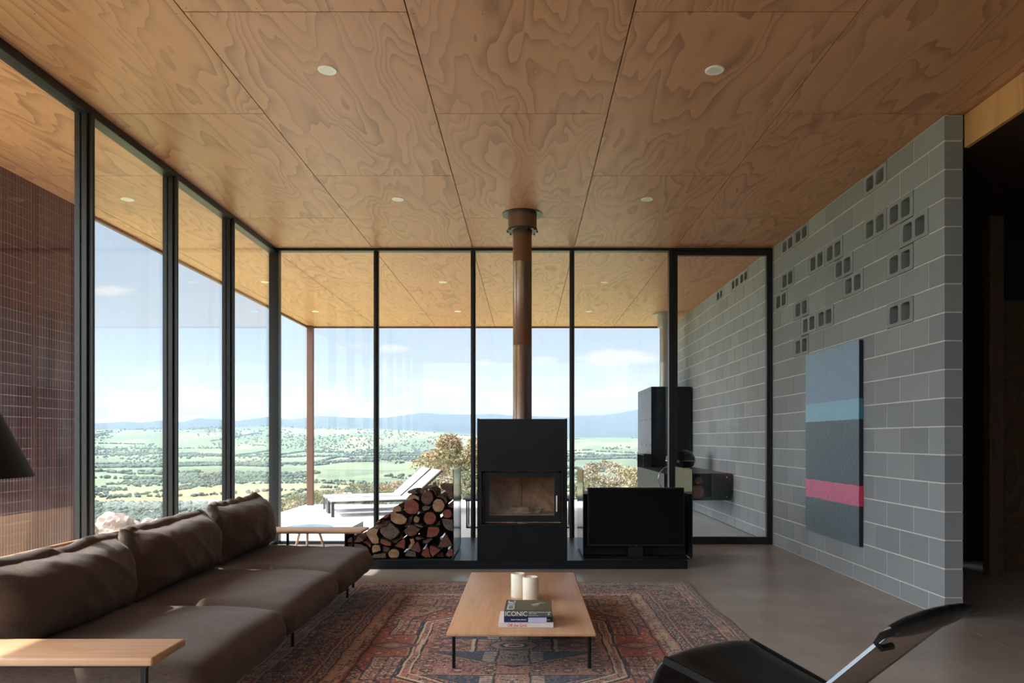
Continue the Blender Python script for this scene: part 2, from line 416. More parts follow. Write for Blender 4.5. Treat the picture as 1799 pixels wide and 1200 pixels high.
for k in range(-1, 17):
    za, zb = z_course(k); za = max(za, 0); zb = min(zb, CEIL)
    edges = []; st = Y0 if k % 2 == 0 else Y0+.2
    if k % 2: edges.append((Y0, Y0+.2, -1))
    j = 0
    while st+.4*j < Y1: edges.append((st+.4*j, min(st+.4*(j+1), Y1), j)); j += 1
    for (a, b_, j) in edges:
        a2, b2, z2, z3 = a+jt, b_-jt, za+jt, zb-jt
        first = a == Y0
        if (k, j) in holes:
            # block laid on its side: two open cores
            outer = [(a2, z2), (b2, z2), (b2, z3), (a2, z3)]; mid = (a+b_)/2
            hs = [rrect(a2+.045, mid-.022, z2+.028, z3-.028, .022), rrect(mid+.022, b2-.045, z2+.028, z3-.028, .022)]
            vs = []; es = []
            for lp in [outer]+hs:
                L = [bl.b.verts.new((XW, p[0], p[1])) for p in lp]
                es += [bl.b.edges.new((L[i], L[(i+1) % len(L)])) for i in range(len(L))]; vs.append(L)
            bmesh.ops.triangle_fill(bl.b, use_beauty=True, edges=es)
            for lp in hs:
                n = len(lp)
                bl._mk([(XW, p[0], p[1]) for p in lp]+[(3.035, p[0], p[1]) for p in lp], [(i, (i+1) % n, n+(i+1) % n, n+i) for i in range(n)])
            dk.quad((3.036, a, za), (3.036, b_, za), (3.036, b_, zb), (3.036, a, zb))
            for lp in (outer,):
                n = 4; bl._mk([(XW, p[0], p[1]) for p in lp]+[(XW+.012, p[0], p[1]) for p in lp], [(i, (i+1) % n, n+(i+1) % n, n+i) for i in range(n)])
        else:
            yy = a if first else a2
            bl.box(XW, 3.062 if first else XW+.03, yy, b2, z2, z3, .0022, seg=1)
            mo.quad((XW+.0035, a, za), (XW+.0035, b_, za), (XW+.0035, b_, zb), (XW+.0035, a, zb))
mo.box(XW+.004, 3.058, Y0+.003, Y0+.05, 0, CEIL)
mo.box(3.04, 3.06, Y0+.01, Y1, 0, CEIL)
o = bl.done('wall_right', M['block']); bcolor(o); tag(o, kind='structure')
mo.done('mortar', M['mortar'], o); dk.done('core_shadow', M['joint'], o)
# base strip of the outdoor wall where the deck meets it
tag(MB().box(2.90, 2.93, 8.62, 14.4, -.08, .012).done('trim_3', simple('grey_kerb', lin(110,106,102), .7)), kind='structure')
tag(MB().box(2.93, 3.06, 8.6, 14.4, -.33, 0).done('wall_right_footing', M['mortar']), kind='structure')

# ---------------- glazing
wn = [0]
def struct_empty(name, loc):
    o = bpy.data.objects.new(name, None); C.objects.link(o); o.location = loc; o['kind'] = 'structure'; o.empty_display_size = .1
    OFF[o] = Vector(loc); return o
def mullion_back(x, parent, w_=.056):
    m_ = MB(); m_.box(x-w_/2, x+w_/2, YB, YB+.03, .03, CEIL-.03, .002, seg=1); m_.box(x-.012, x+.012, YB-.035, YB, .03, CEIL-.03, .001, seg=1)
    m_.box(x-w_/2, x+w_/2, YB+.04, YB+.06, .03, CEIL-.03)
    m_.done('mullion', M['black'], parent)
bx_ = [GL, -1.79, -.631, .55, 1.70]
for i in range(4):
    wn[0] += 1; e = struct_empty('window_%d' % wn[0], ((bx_[i]+bx_[i+1])/2, YB+.03, 0))
    MB().box(bx_[i]+.02, bx_[i+1]-.02, YB+.031, YB+.039, .02, CEIL-.02).done('pane', M['glass'], e)
    if i: mullion_back(bx_[i], e)
# left side panes
ly = [8.47, 7.19, 6.02, 4.85, 3.67, 2.49, 1.31, .13, -1.05, -2.23]
ly[0] = 8.47
for i in range(len(ly)-1):
    wn[0] += 1; e = struct_empty('window_%d' % wn[0], (GL-.03, (ly[i]+ly[i+1])/2, 0))
    MB().box(GL-.047, GL-.039, ly[i+1], ly[i], .02, CEIL-.02).done('pane', M['glass'], e)
    y = ly[i+1]
    m_ = MB(); m_.box(GL-.038, GL, y-.03, y+.03, .03, CEIL-.045, .003, seg=1); m_.box(GL-.085, GL-.048, y-.03, y+.03, .03, CEIL-.045, .002, seg=1)
    m_.box(GL, GL+.03, y-.012, y+.012, .03, CEIL-.045, .002, seg=1)
    m_.done('mullion', M['black'], e)
# corner post + head and sill rails
tr = MB(); tr.box(GL-.085, GL+.03, YB-.035, YB+.06, 0, CEIL, .003, seg=1)
tr.box(GL+.03, 1.70, YB-.035, YB+.06, CEIL-.032, CEIL, .002, seg=1); tr.box(GL+.03, 1.70, YB-.02, YB+.06, 0, .03, .002, seg=1)
tag(tr.done('trim_4', M['black']), kind='structure')
tr = MB(); tr.box(GL-.085, GL+.005, -3, YB-.035, CEIL-.062, CEIL, .003, seg=1); tr.box(GL-.085, GL+.005, -3, YB-.035, 0, .035, .002, seg=1)
tag(tr.done('trim_5', M['black']), kind='structure')
# door
DX0, DX1 = 1.70, 2.925
e = struct_empty('door_1', (1.75, YB, 0))
fr = MB(); fr.box(DX0, DX0+.05, YB-.04, YB+.06, 0, CEIL, .002, seg=1); fr.box(DX1-.02, DX1, YB-.04, YB+.06, 0, CEIL, .002, seg=1)
fr.box(DX0+.05, DX1-.02, YB-.04, YB+.06, CEIL-.03, CEIL, .002, seg=1); fr.box(DX0+.05, DX1-.02, YB-.03, YB+.06, 0, .012)
fr.done('door_frame', M['black'], e)
lf = MB(); lf.box(DX0+.054, DX0+.104, YB-.03, YB+.03, .014, CEIL-.034, .003); lf.box(DX1-.062, DX1-.024, YB-.03, YB+.03, .014, CEIL-.034, .003)
lf.box(DX0+.104, DX1-.062, YB-.03, YB+.03, .014, .085, .002); lf.box(DX0+.104, DX1-.062, YB-.03, YB+.03, CEIL-.084, CEIL-.034, .002)
lf.done('door_leaf', M['black'], e)
MB().box(DX0+.1, DX1-.06, YB-.004, YB+.004, .08, CEIL-.08).done('pane', M['glass'], e)
hd = MB(); hd.box(DX0+.085, DX0+.16, YB-.042, YB-.03, .86, 1.02, .003)
hdl = hd.done('lock_plate', M['steel_dk'], e)
M['chrome'] = simple('brushed_chrome', lin(190,190,190), .22, 1)
h2 = MB(); h2.cyl((DX0+.1, YB-.04, .985), (DX0+.1, YB-.075, .985), .018); h2.cyl((DX0+.1, YB-.04, .9), (DX0+.1, YB-.08, .9), .009); h2.cyl((DX0+.095, YB-.08, .9), (DX0+.235, YB-.08, .9), .009)
h2.done('door_handle', M['chrome'], e, smooth=True)
# outdoor corner post
po = MB(); po.box(-4.385, -4.27, 14.25, 14.37, -.08, CEIL, .004)
tag(po.done('trim_6', M['fascia']), kind='structure')
# perforated red screen
m, t, b = material('oxide_red_perforated_sheet'); co = t.coord(); sx = t.sep(co)
yy = t.math('MULTIPLY', sx[1], 1/.018); zz = t.math('MULTIPLY', t.math('SUBTRACT', sx[2], .02), 1/.091)
fy = t.math('SUBTRACT', t.math('FRACT', yy), .5); fz = t.math('SUBTRACT', t.math('FRACT', zz), .5)
hole = t.math('MULTIPLY', t.math('LESS_THAN', t.math('ABSOLUTE', fy), .26), t.math('LESS_THAN', t.math('ABSOLUTE', fz), .03))
n = t.noise(t.mapping(co, (1, 16, .7)), 1.0, 5, .65); rib = t.math('FRACT', t.math('MULTIPLY', sx[1], 1/.036))
c = t.ramp(n, [(.3, lin(62,34,38)), (.7, lin(108,58,58))])
setb(t, b, Base_Color=c, Roughness=.55, Metallic=.2)
out = t.n['Material Output']; tr = t.node('ShaderNodeBsdfTransparent')
mx = t.node('ShaderNodeMixShader', {0: hole, 1: b.outputs[0], 2: tr.outputs[0]}); t.l.new(mx.outputs[0], out.inputs[0])
ribh = t.math('ABSOLUTE', t.math('SUBTRACT', rib, .5)); bump(t, b, ribh, .5, .02)
M['corten'] = m
e = struct_empty('wall_left', (-4.36, 6.5, -.08))
for k in range(2):
    y0_ = [6.38, 5.62][k]; y1_ = [7.12, 6.365][k]
    MB().box(-4.372, -4.368, y0_, y1_, -.08, CEIL).done('screen_panel', M['corten'], e)
st = MB()
for y in (7.11, 6.372, 5.61): st.box(-4.405, -4.373, y-.012, y+.012, -.08, CEIL)
st.done('screen_frame', M['fascia'], e)

# downlights
M['lens'] = simple('frosted_lens', lin(215,212,205), .3)
def downlight(x, y, label, group):
    e = thing('downlight', label, 'ceiling light', (x, y, CEIL), group)
    MB().lathe([(.038, -.004), (.05, -.007), (.057, -.004), (.058, -.0002)], (x, y, CEIL)).done('trim_ring', M['white'], e, smooth=True)
    MB().lathe([(0, -.003), (.038, -.004), (.038, -.0004)], (x, y, CEIL)).done('lens', M['lens'], e, smooth=True)
gi = 'round downlights in the living room ceiling'; go = 'small downlights under the verandah soffit'
for x, y, l in ((-1.22, 4.38, 'round white downlight, the larger left one near the camera'), (1.16, 4.38, 'round white downlight, the larger right one near the camera'),
                (-1.21, 6.74, 'round white downlight in the ceiling left of the flue'), (1.147, 6.74, 'round white downlight in the ceiling right of the flue')):
    downlight(x, y, l, gi)
for x, y, l in ((-3.77, 6.74, 'white downlight in the soffit outside the left glass wall near the red screen'), (-3.77, 10.3, 'soffit downlight outside the glazing corner'),
                (-1.2, 10.3, 'soffit downlight seen left of the flue, nearer of that column'), (1.135, 10.3, 'soffit downlight seen right of the flue, nearer of that column'),
                (-3.74, 12.67, 'soffit downlight beside the far corner post'), (-1.21, 12.67, 'soffit downlight left of the flue near the roof edge'), (1.12, 12.67, 'soffit downlight right of the flue near the roof edge')):
    downlight(x, y, l, go)

# ================================================================== HEARTH
pl = MB().box(-1.85, 1.554, 6.85, YB-.04, 0, .083, .003)
tag(pl.done('hearth_plinth', M['steel']), 'long low black steel hearth plinth along the rear glazing', 'plinth')
PT = .0835
def bent_tray(x0, x1, h0, h1, name_label, nm='log_holder', cat='log holder'):
    y0, y1, th, r = 6.91, 7.69, .006, .035
    prof = [(x0, PT+h0)]
    for i in range(7): a = math.radians(180+90*i/6); prof.append((x0+r+math.cos(a)*r, PT+r+math.sin(a)*r))
    for i in range(7): a = math.radians(270+90*i/6); prof.append((x1-r+math.cos(a)*r, PT+r+math.sin(a)*r))
    prof.append((x1, PT+h1))
    ri = r-th; inn = [(x0+th, PT+h0)]
    for i in range(7): a = math.radians(180+90*i/6); inn.append((x0+r+math.cos(a)*ri, PT+r+math.sin(a)*ri))
    for i in range(7): a = math.radians(270+90*i/6); inn.append((x1-r+math.cos(a)*ri, PT+r+math.sin(a)*ri))
    inn.append((x1-th, PT+h1))
    b_ = MB(); n = len(prof)
    for i in range(n-1):
        q = [prof[i], prof[i+1], inn[i+1], inn[i]]
        b_._mk([(p[0], y0, p[1]) for p in q]+[(p[0], y1, p[1]) for p in q], [(0,1,2,3), (7,6,5,4), (0,4,5,1), (1,5,6,2), (2,6,7,3), (3,7,4,0)])
    bmesh.ops.remove_doubles(b_.b, verts=b_.b.verts, dist=1e-5)
    # drop the internal faces
    dup = {}
    for f_ in b_.b.faces: dup.setdefault(tuple(sorted(v.index for v in f_.verts)), []).append(f_)
    b_.b.verts.index_update()
    o = b_.done(nm, M['tray'], None); tag(o, name_label, cat); return o
M['tray'] = simple('polished_dark_steel_sheet', lin(92,98,104), .12, .95, .12, 3)
bent_tray(-1.76, -.70, .28, .87, 'bent dark steel sheet cradle holding the stacked firewood')
bent_tray(.552, 1.617, .87, .87, 'bent dark steel sheet cradle holding the television', 'media_tray', 'media stand')

# stove
st = thing('wood_stove', 'tall black steel slow combustion stove with glass door on the plinth', 'fireplace', (-.036, 7.15, PT))
x0, x1, y0, y1, zt = -.468, .396, 6.88, 7.42, 1.445
b_ = MB(); ox0, ox1, oz0, oz1 = -.434, .352, .423, .947
b_.box(x0, ox0, y0, y1, PT, zt); b_.box(ox1, x1, y0, y1, PT, zt); b_.box(ox0, ox1, y0, y1, PT, oz0); b_.box(ox0, ox1, y0, y1, oz1, zt); b_.box(ox0, ox1, y1-.02, y1, oz0, oz1)
b_.box(x0-.003, x0+.02, y0-.003, y1, PT, zt+.004, .001); b_.box(x1-.02, x1+.003, y0-.003, y1, PT, zt+.004, .001)
b_.done('stove_body', M['steel'], st)
tr = MB()
for a, b2, c_, d_ in ((ox0-.008, ox1+.008, oz1-.006, oz1+.006), (ox0-.008, ox1+.008, oz0-.006, oz0+.006), (ox0-.008, ox0+.006, oz0, oz1), (ox1-.006, ox1+.008, oz0, oz1)):
    tr.box(a, b2, y0-.012, y0+.05, c_, d_, .001)
tr.done('surround_frame', M['steel_dk'], st)
gx0, gx1, gz0, gz1 = -.357, .275, .508, .878
dr = MB(); yd = y0+.03
dr.box(ox0+.02, gx0, yd, yd+.03, oz0+.03, oz1-.02, .003); dr.box(gx1, ox1-.02, yd, yd+.03, oz0+.03, oz1-.02, .003)
dr.box(gx0, gx1, yd, yd+.03, oz0+.03, gz0, .002); dr.box(gx0, gx1, yd, yd+.03, gz1, oz1-.02, .002)
door = dr.done('stove_door', M['steel_dk'], st)
MB().box(gx0, gx1, yd+.012, yd+.016, gz0, gz1).done('glass_pane', M['glass_fire'], door)
hh = MB(); hh.cyl((.298, yd-.03, .55), (.298, yd-.03, .705), .007); hh.cyl((.298, yd-.03, .57), (.298, yd+.005, .57), .005); hh.cyl((.298, yd-.03, .69), (.298, yd+.005, .69), .005)
tag(hh.done('handle', M['white'], door, smooth=True), 'pale straight bar handle')
vn = MB(); vn.box(-.08, .01, yd-.004, yd+.004, oz0+.008, oz0+.02, .002); vn.done('air_control', M['chrome'], st)
# firebox lining
m, t, b = material('sooty_firebrick'); co = t.coord(); n = t.noise(co, 5, 6, .7, .6)
c = t.ramp(n, [(.3, lin(120,92,74)), (.5, lin(196,156,126)), (.72, lin(224,196,170))]); setb(t, b, Base_Color=c, Roughness=.9); M['firebrick'] = m
fb = MB(); yb_ = y1-.045
fb.box(-.40, -.045, yb_, yb_+.02, .44, .92, .003); fb.box(-.04, .32, yb_, yb_+.02, .44, .92, .003)
fb.box(-.425, -.405, 6.96, yb_, .44, .92); fb.box(.325, .345, 6.96, yb_, .44, .92); fb.box(-.42, .34, 6.96, yb_, .43, .505)
fb.done('firebrick_lining', M['firebrick'], st)
M['ash'] = simple('grey_ash', lin(150,135,122), .95, 0, .4, 14, .6, 30)
q = bmesh.new(); bmesh.ops.create_icosphere(q, subdivisions=4, radius=1)
for v in q.verts:
    p = v.co.copy(); f_ = 1+.35*noise.fractal(p*3, 1, 2, 4); v.co = Vector((-.04+p.x*.27*f_, 7.15+p.y*.12*f_, .507+max(0, p.z)*.05*f_*f_))
me = bpy.data.meshes.new('ash_heap'); q.to_mesh(me); q.free(); link('ash_heap', me, st, M['ash'])
fl = thing('stove_flue', 'bronze coloured metal flue pipe rising from the stove to the ceiling', 'flue', (-.036, 7.2, 1.45))
X_, Y_ = -.036, 7.2
fp = MB(); z_ = [1.449, 2.21, 2.3, 3.06, 3.36]
def ysub(py): return H+(CY-py)/F*7.1
s1, s2 = ysub(605), ysub(457)
fp.lathe([(.0, 1.449), (.0955, 1.449), (.0955, s1-.004), (.098, s1), (.0955, s1+.004), (.0955, s2-.004), (.098, s2), (.0955, s2+.004), (.0955, 3.5), (0, 3.5)], (X_, Y_, 0), 40)
fp.done('pipe', M['flue'], fl, smooth=True)
MB().lathe([(.1, 3.36), (.145, 3.36), (.145, CEIL-.004), (.1, CEIL-.004)], (X_, Y_, 0), 40).done('collar', M['flue'], fl, smooth=True)
k = MB(); k.lathe([(.105, 3.348), (.152, 3.348), (.152, 3.365), (.105, 3.365)], (X_, Y_, 0), 40)
for i in range(10):
    a = i/10*6.283; k.box(-.008, .008, -.01, .01, 3.335, 3.355, M=Matrix.Translation((X_+.15*math.cos(a), Y_+.15*math.sin(a), 0)))
k.done('clamp_ring', M['galv'], fl)
MB().lathe([(.14, CEIL-.006), (.205, CEIL-.006), (.205, CEIL-.001), (.14, CEIL-.001)], (X_, Y_, 0), 48).done('ceiling_flange', M['galv'], fl, smooth=True)

# television in its tray
tv = thing('television', 'black flat screen television standing in the steel cradle', 'television', (1.07, 6.97, PT+.006))
b_ = MB(); b_.box(.60, 1.54, 6.93, 6.97, .21, .778, .004); b_.box(1.0, 1.14, 6.95, 7.05, .1, .24); b_.done('housing', M['steel_dk'], tv)
MB().box(.612, 1.528, 6.9285, 6.9305, .228, .766).done('screen', M['gloss_black'], tv)
MB().box(.86, 1.28, 6.93, 7.12, PT+.0065, .1, .003).done('foot', M['steel_dk'], tv)
MB().box(1.055, 1.085, 6.9272, 6.9285, .215, .219).done('badge', simple('dim_badge', lin(90,92,95), .4), tv)
o = MB().box(.575, 1.598, 7.14, 7.5, PT+.007, .70, .003).done('media_cabinet', M['steel_dk'])
tag(o, 'plain black cabinet filling the cradle behind the television', 'cabinet')
# ---------------- firewood
def wood_end(name, c1, c2, ring):
    m, t, b = material(name); co = t.coord(); sx = t.sep(t.node('ShaderNodeVectorMath', {0: co, 1: t.node('ShaderNodeVectorMath', {0: t.noise(co, 9, 3, .6, col=True), 'Scale': .02}, operation='SCALE').outputs[0]}, operation='ADD').outputs[0])
    r = t.math('SQRT', t.math('ADD', t.math('MULTIPLY', sx[0], sx[0]), t.math('MULTIPLY', sx[2], sx[2])))
    w_ = t.math('SINE', t.math('MULTIPLY', r, ring)); n = t.noise(co, 16, 5, .7)
    c = t.ramp(t.math('ADD', t.math('MULTIPLY', w_, .14), n), [(.3, c1), (.7, c2)])
    crack = t.ramp(t.noise(t.mapping(co, (30, 1, 30)), 1.0, 2, .5, 2.0), [(.3, (.35,.35,.35,1)), (.38, (1,1,1,1))])
    c = t.mix(1.0, c, crack, 'MULTIPLY')
    setb(t, b, Base_Color=c, Roughness=.9); bump(t, b, n, .5, .006); return m
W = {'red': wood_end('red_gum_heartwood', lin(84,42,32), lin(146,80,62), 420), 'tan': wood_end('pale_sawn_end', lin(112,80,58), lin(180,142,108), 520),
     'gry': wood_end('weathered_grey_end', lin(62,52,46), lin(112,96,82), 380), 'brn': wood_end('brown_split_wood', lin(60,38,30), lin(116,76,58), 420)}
m, t, b = material('log_bark'); co = t.coord(); n = t.noise(t.mapping(co, (22, 4, 22)), 1, 6, .7)
setb(t, b, Base_Color=t.ramp(n, [(.3, lin(38,29,25)), (.7, lin(88,68,55))]), Roughness=.95); bump(t, b, n, .8, .012); M['bark'] = m
def zpt(zx, zy, Y=6.95): return ((600+zx/7.5-CX)/F*Y, H-(840+zy/7.5-CY)/F*Y)
def ell(cx, cy, rx, ry=None, rot=0, n=18):
    ry = ry or rx; a0 = math.radians(rot)
    return [(cx+math.cos(a)*rx*math.cos(a0)-math.sin(a)*ry*math.sin(a0), cy+math.cos(a)*rx*math.sin(a0)+math.sin(a)*ry*math.cos(a0)) for a in [2*math.pi*i/n for i in range(n)]]
LOGS = [
 (ell(922,385,108,104), 'red', 'big round red-faced log near the top of the stack'),
 (ell(1125,265,88,98,15), 'brn', 'round log with brown core and pale bark rim, top of the stack'),
 (ell(1275,365,86,96), 'tan', 'round pale sawn log below the top right of the stack'),
 (ell(1393,472,68,62), 'red', 'small round red log against the tall steel side'),
 (ell(1163,530,90,92), 'red', 'round dusky red log in the middle of the stack'),
 (ell(977,553,44,48), 'tan', 'smallest round pale log with dark heart in mid stack'),
 (ell(690,1000,80,72), 'tan', 'round pale log with a star crack on the bottom row'),
 ([(1305,535),(1470,548),(1472,718),(1400,705),(1335,640)], 'gry', 'dark quarter log against the tall steel side'),
 ([(632,470),(700,450),(800,478),(872,540),(858,600),(780,625),(700,606),(640,560)], 'tan', 'half round tan log below the big red one'),
 ([(600,640),(640,570),(770,680),(782,715),(730,785),(650,822),(560,780),(498,715),(500,660)], 'gry', 'large grey weathered split log on the left slope'),
 ([(520,520),(560,560),(640,566),(600,636),(500,652),(400,620),(410,606),(500,596)], 'brn', 'jagged dark split log lying on the left slope'),
 ([(812,690),(900,604),(960,632),(1045,676),(980,760),(880,780),(820,735)], 'brn', 'dark brown split log in the middle of the stack'),
 ([(1140,640),(1290,648),(1300,700),(1262,770),(1170,790),(1112,782)], 'red', 'red quarter log right of the stack centre'),
 ([(942,602),(997,610),(1087,640),(1068,656),(985,636)], 'gry', 'thin curved bark slab in mid stack'),
 ([(1050,392),(1085,362),(1180,372),(1150,425),(1070,440)], 'gry', 'small grey wedge under the pale rimmed log'),
 ([(1365,728),(1398,748),(1474,905),(1400,918),(1256,922),(1290,850)], 'brn', 'large tan triangular log at the lower right'),
 ([(1425,928),(1474,935),(1474,1030),(1400,1046),(1362,1010)], 'red', 'red wedge in the lower right corner of the stack'),
 ([(1120,890),(1150,930),(1184,1050),(1110,1054),(1042,1018),(1060,960)], 'red', 'red wedge on the bottom row, left one of a close pair'),
 ([(1170,885),(1250,905),(1320,940),(1250,1000),(1198,1044),(1160,950)], 'red', 'red wedge on the bottom row, right one of a close pair'),
 ([(1215,1040),(1262,1000),(1330,962),(1350,1050)], 'brn', 'low reddish sliver on the bottom row at right'),
 ([(868,952),(980,978),(985,1052),(822,1030)], 'gry', 'grey weathered block on the bottom row'),
 ([(820,795),(836,830),(830,950),(680,905),(740,850)], 'red', 'bright red triangular log low in the stack'),
 ([(515,790),(600,815),(668,850),(660,895),(580,888),(512,852)], 'red', 'flat red split log low on the left'),
 ([(890,805),(950,800),(970,850),(900,950),(868,925),(905,860)], 'tan', 'small yellowish split piece low in the stack'),
 ([(1010,820),(1050,900),(1055,950),(1035,985),(930,948),(905,935)], 'brn', 'brown wedge beside the small yellowish piece'),
 ([(980,770),(1085,800),(1000,812),(975,800)], 'red', 'thin red slab in mid stack'),
 ([(1060,822),(1200,796),(1190,820),(1120,870),(1060,868)], 'gry', 'pale flat slab under the red quarter log'),
 ([(1100,1052),(1106,1053),(1112,1054)], None, ''),
 ([(410,1005),(595,985),(600,1054),(385,1054)], 'gry', 'flat weathered slab on the bottom row beside the sofa'),
 ([(400,890),(505,880),(520,960),(400,998),(385,940)], 'tan', 'tan block low on the left of the stack'),
 ([(530,900),(600,912),(640,930),(600,985),(530,985)], 'brn', 'dark block between the bottom slab and the cracked round log'),
 ([(312,720),(345,670),(420,655),(488,670),(470,740),(500,800),(500,868),(410,875),(360,800)], 'tan', 'light brown split log with sunlit top on the left slope'),
 ([(245,848),(320,832),(380,880),(382,935),(320,880)], 'red', 'curved red slab behind the side table end'),
 ([(165,845),(220,760),(290,800),(300,825),(235,845)], 'brn', 'orange brown wedge at the low left end of the stack'),
 ([(80,800),(140,770),(150,845),(75,845)], 'brn', 'small brown block at the far left end of the stack'),
 ([(60,860),(240,862),(330,905),(370,960),(365,1050),(70,1050)], 'gry', 'wide grey log low behind the sofa end'),
 ([(668,440),(690,380),(745,350),(790,392),(788,438),(738,446),(700,440)], 'tan', 'sunlit tan log on the slope beside the big red one'),
 ([(500,545),(590,485),(640,470),(628,500),(598,528),(548,524)], 'red', 'sunlit split log on the upper left slope'),
 ([(430,600),(480,560),(515,530),(505,590)], 'red', 'small sunlit splinter on the left slope'),
 ([(840,275),(890,222),(960,218),(1020,250),(1026,300),(960,272),(880,290)], 'tan', 'pale log behind the big red one'),
 ([(1005,165),(1080,122),(1170,126),(1240,190),(1245,262),(1208,175),(1125,148),(1035,188)], 'brn', 'dark log behind the top of the stack'),
 ([(860,170),(960,160),(1000,205),(930,212),(860,205)], 'gry', 'dark split log end at the very top left'),
 ([(1292,82),(1474,95),(1474,288),(1420,290),(1400,180),(1310,140)], 'brn', 'brown plank of bark standing in the top right corner'),
 ([(1240,245),(1330,232),(1385,270),(1395,330),(1372,352),(1340,275)], 'brn', 'shadowed brown log behind the pale sawn one'),
 ([(1386,385),(1440,310),(1474,305),(1474,410),(1440,400)], 'brn', 'dark split piece above the small round red log'),
 ([(1232,610),(1290,560),(1298,630),(1240,634)], 'gry', 'dark filler wedge right of the dusky red log'),
 ([(640,835),(700,810),(760,795),(790,740),(812,790),(740,838),(690,880)], 'brn', 'dark narrow split log low in the middle'),
 ([(880,520),(925,500),(915,595),(840,668),(800,660),(850,610)], 'gry', 'dark wedge left of the smallest round log'),
]
for pts, kind, lab in LOGS:
    if kind is None: continue
    P = []
    n = len(pts)
    for i in range(n):
        a, b2 = pts[i], pts[(i+1) % n]
        m_ = max(1, int(math.dist(a, b2)/45))
        for k in range(m_):
            q = k/m_; P.append((a[0]+(b2[0]-a[0])*q+random.uniform(-3.5, 3.5), a[1]+(b2[1]-a[1])*q+random.uniform(-3.5, 3.5)))
    gx = sum(p[0] for p in P)/len(P); gy = sum(p[1] for p in P)/len(P)
    P = [(gx+(p[0]-gx)*.93, min(gy+(p[1]-gy)*.93, 1052)) for p in P]
    W3 = [zpt(*p) for p in P]; cx_, cz_ = zpt(gx, gy)
    yf = 6.945+random.uniform(-.02, .03)+(.04 if 'behind' in lab or 'dark' in lab else 0); ln = random.uniform(.34, .42)
    mb = MB(); nn = len(W3); off3 = [random.uniform(.97, 1.0) for _ in W3]
    ring = lambda y, s_, jy=0: [mb.b.verts.new((((p[0]-cx_)*s_*o3), y+random.uniform(-jy, jy), (p[1]-cz_)*s_*o3)) for p, o3 in zip(W3, off3)]
    R = [ring(0, .93), ring(.006, 1.0, .003), ring(ln*.5, .985), ring(ln, .97)]
    for i in range(3):
        for k in range(nn): mb.b.faces.new((R[i][k], R[i][(k+1) % nn], R[i+1][(k+1) % nn], R[i+1][k])).material_index = 0 if i else 1
    mb.b.faces.new(R[0][::-1]).material_index = 1; mb.b.faces.new(R[3]).material_index = 1
    o = mb.done('firewood_log', [M['bark'], W[kind]]); o.location = (cx_, yf, cz_)
    tag(o, lab, 'firewood', 'split logs in the firewood stack')

# darker rear row closing the gaps
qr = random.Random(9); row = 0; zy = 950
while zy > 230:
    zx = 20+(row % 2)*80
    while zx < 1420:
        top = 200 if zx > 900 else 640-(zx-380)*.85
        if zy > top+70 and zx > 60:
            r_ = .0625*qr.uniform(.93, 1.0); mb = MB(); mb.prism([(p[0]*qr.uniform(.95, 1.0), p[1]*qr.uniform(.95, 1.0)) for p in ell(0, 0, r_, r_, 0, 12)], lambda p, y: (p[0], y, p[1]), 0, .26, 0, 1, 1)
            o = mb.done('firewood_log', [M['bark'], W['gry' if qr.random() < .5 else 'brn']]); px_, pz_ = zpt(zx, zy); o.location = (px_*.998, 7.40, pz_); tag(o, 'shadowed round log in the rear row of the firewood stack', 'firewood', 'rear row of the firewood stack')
        zx += 182
    zy -= 158; row += 1

# ================================================================== SOFA
M['frame_steel'] = simple('slim_black_steel', lin(30,30,32), .4, .6)
sofa = thing('sofa', 'long three seat sofa with taupe linen cushions and oak frame along the left glass', 'sofa', (-1.85, 4.27, 0))
def cushion(name, c, half, r, crown=.02, wr=.006, seed=0, pinch=0, tilt=0, fold=0, n=30, parent=None, front=0):
    b_ = bmesh.new(); bmesh.ops.create_cube(b_, size=2); bmesh.ops.subdivide_edges(b_, edges=b_.edges[:], cuts=n, use_grid_fill=True)
    R_ = Matrix.Rotation(tilt, 3, 'Y'); hx, hy, hz = half
    for v in b_.verts:
        u_ = v.co.copy(); p = Vector((u_.x*hx, u_.y*hy, u_.z*hz))
        q = Vector([max(-(h_-r), min(h_-r, x)) for x, h_ in zip(p, half)]); d = p-q
        if d.length > 1e-6: p = q+d.normalized()*r
        if pinch:   # pillow: thin towards its border, with drawn out corners
            e = max(abs(u_.y), abs(u_.z)); k = 1-pinch*e**5
            p.x *= k*(1-.42*max(0, u_.z)**2)
            ear = (abs(u_.y)*abs(u_.z))**6
            p.y += math.copysign(.018*ear, u_.y); p.z += math.copysign(.022*ear, u_.z)
            p.x += math.copysign(crown*(1-u_.y**2)*(1-u_.z**2), u_.x)
            p.z -= .015*(1-u_.y**2)*max(0, u_.z)
        else:
            p.z += (crown if u_.z > 0 else -crown*.3)*(1-u_.x**4)*(1-u_.y**2)
            if u_.x > 0: p.z -= front*max(0, u_.x-.3)**2; p.x += .012*(1-u_.y**2)
        nn_ = Vector((p.x/hx, p.y/hy, p.z/hz)).normalized()
        s_ = Vector((seed*7.3, seed*3.1, 0))
        f1 = noise.fractal(Vector((p.x*3, p.y*3, p.z*4))+s_, 1, 2, 4)
        g1 = 1-abs(noise.noise(Vector((p.y*3.2+p.z*4.2, p.z*1.3-p.y*.6, p.x*2))*1.2+s_))*2
        g2 = 1-abs(noise.noise(Vector((p.y*7-p.z*6.2, p.z*2, p.x*4))+s_*2))*2
        p += nn_*(f1*wr + fold*(max(0, g1-.55)*1.5+max(0, g2-.6)*.7))
        v.co = Vector(c)+R_ @ p
    for f_ in b_.faces: f_.smooth = True
    me = bpy.data.meshes.new(name); b_.to_mesh(me); b_.free()
    return link(name, me, parent, M['linen'])
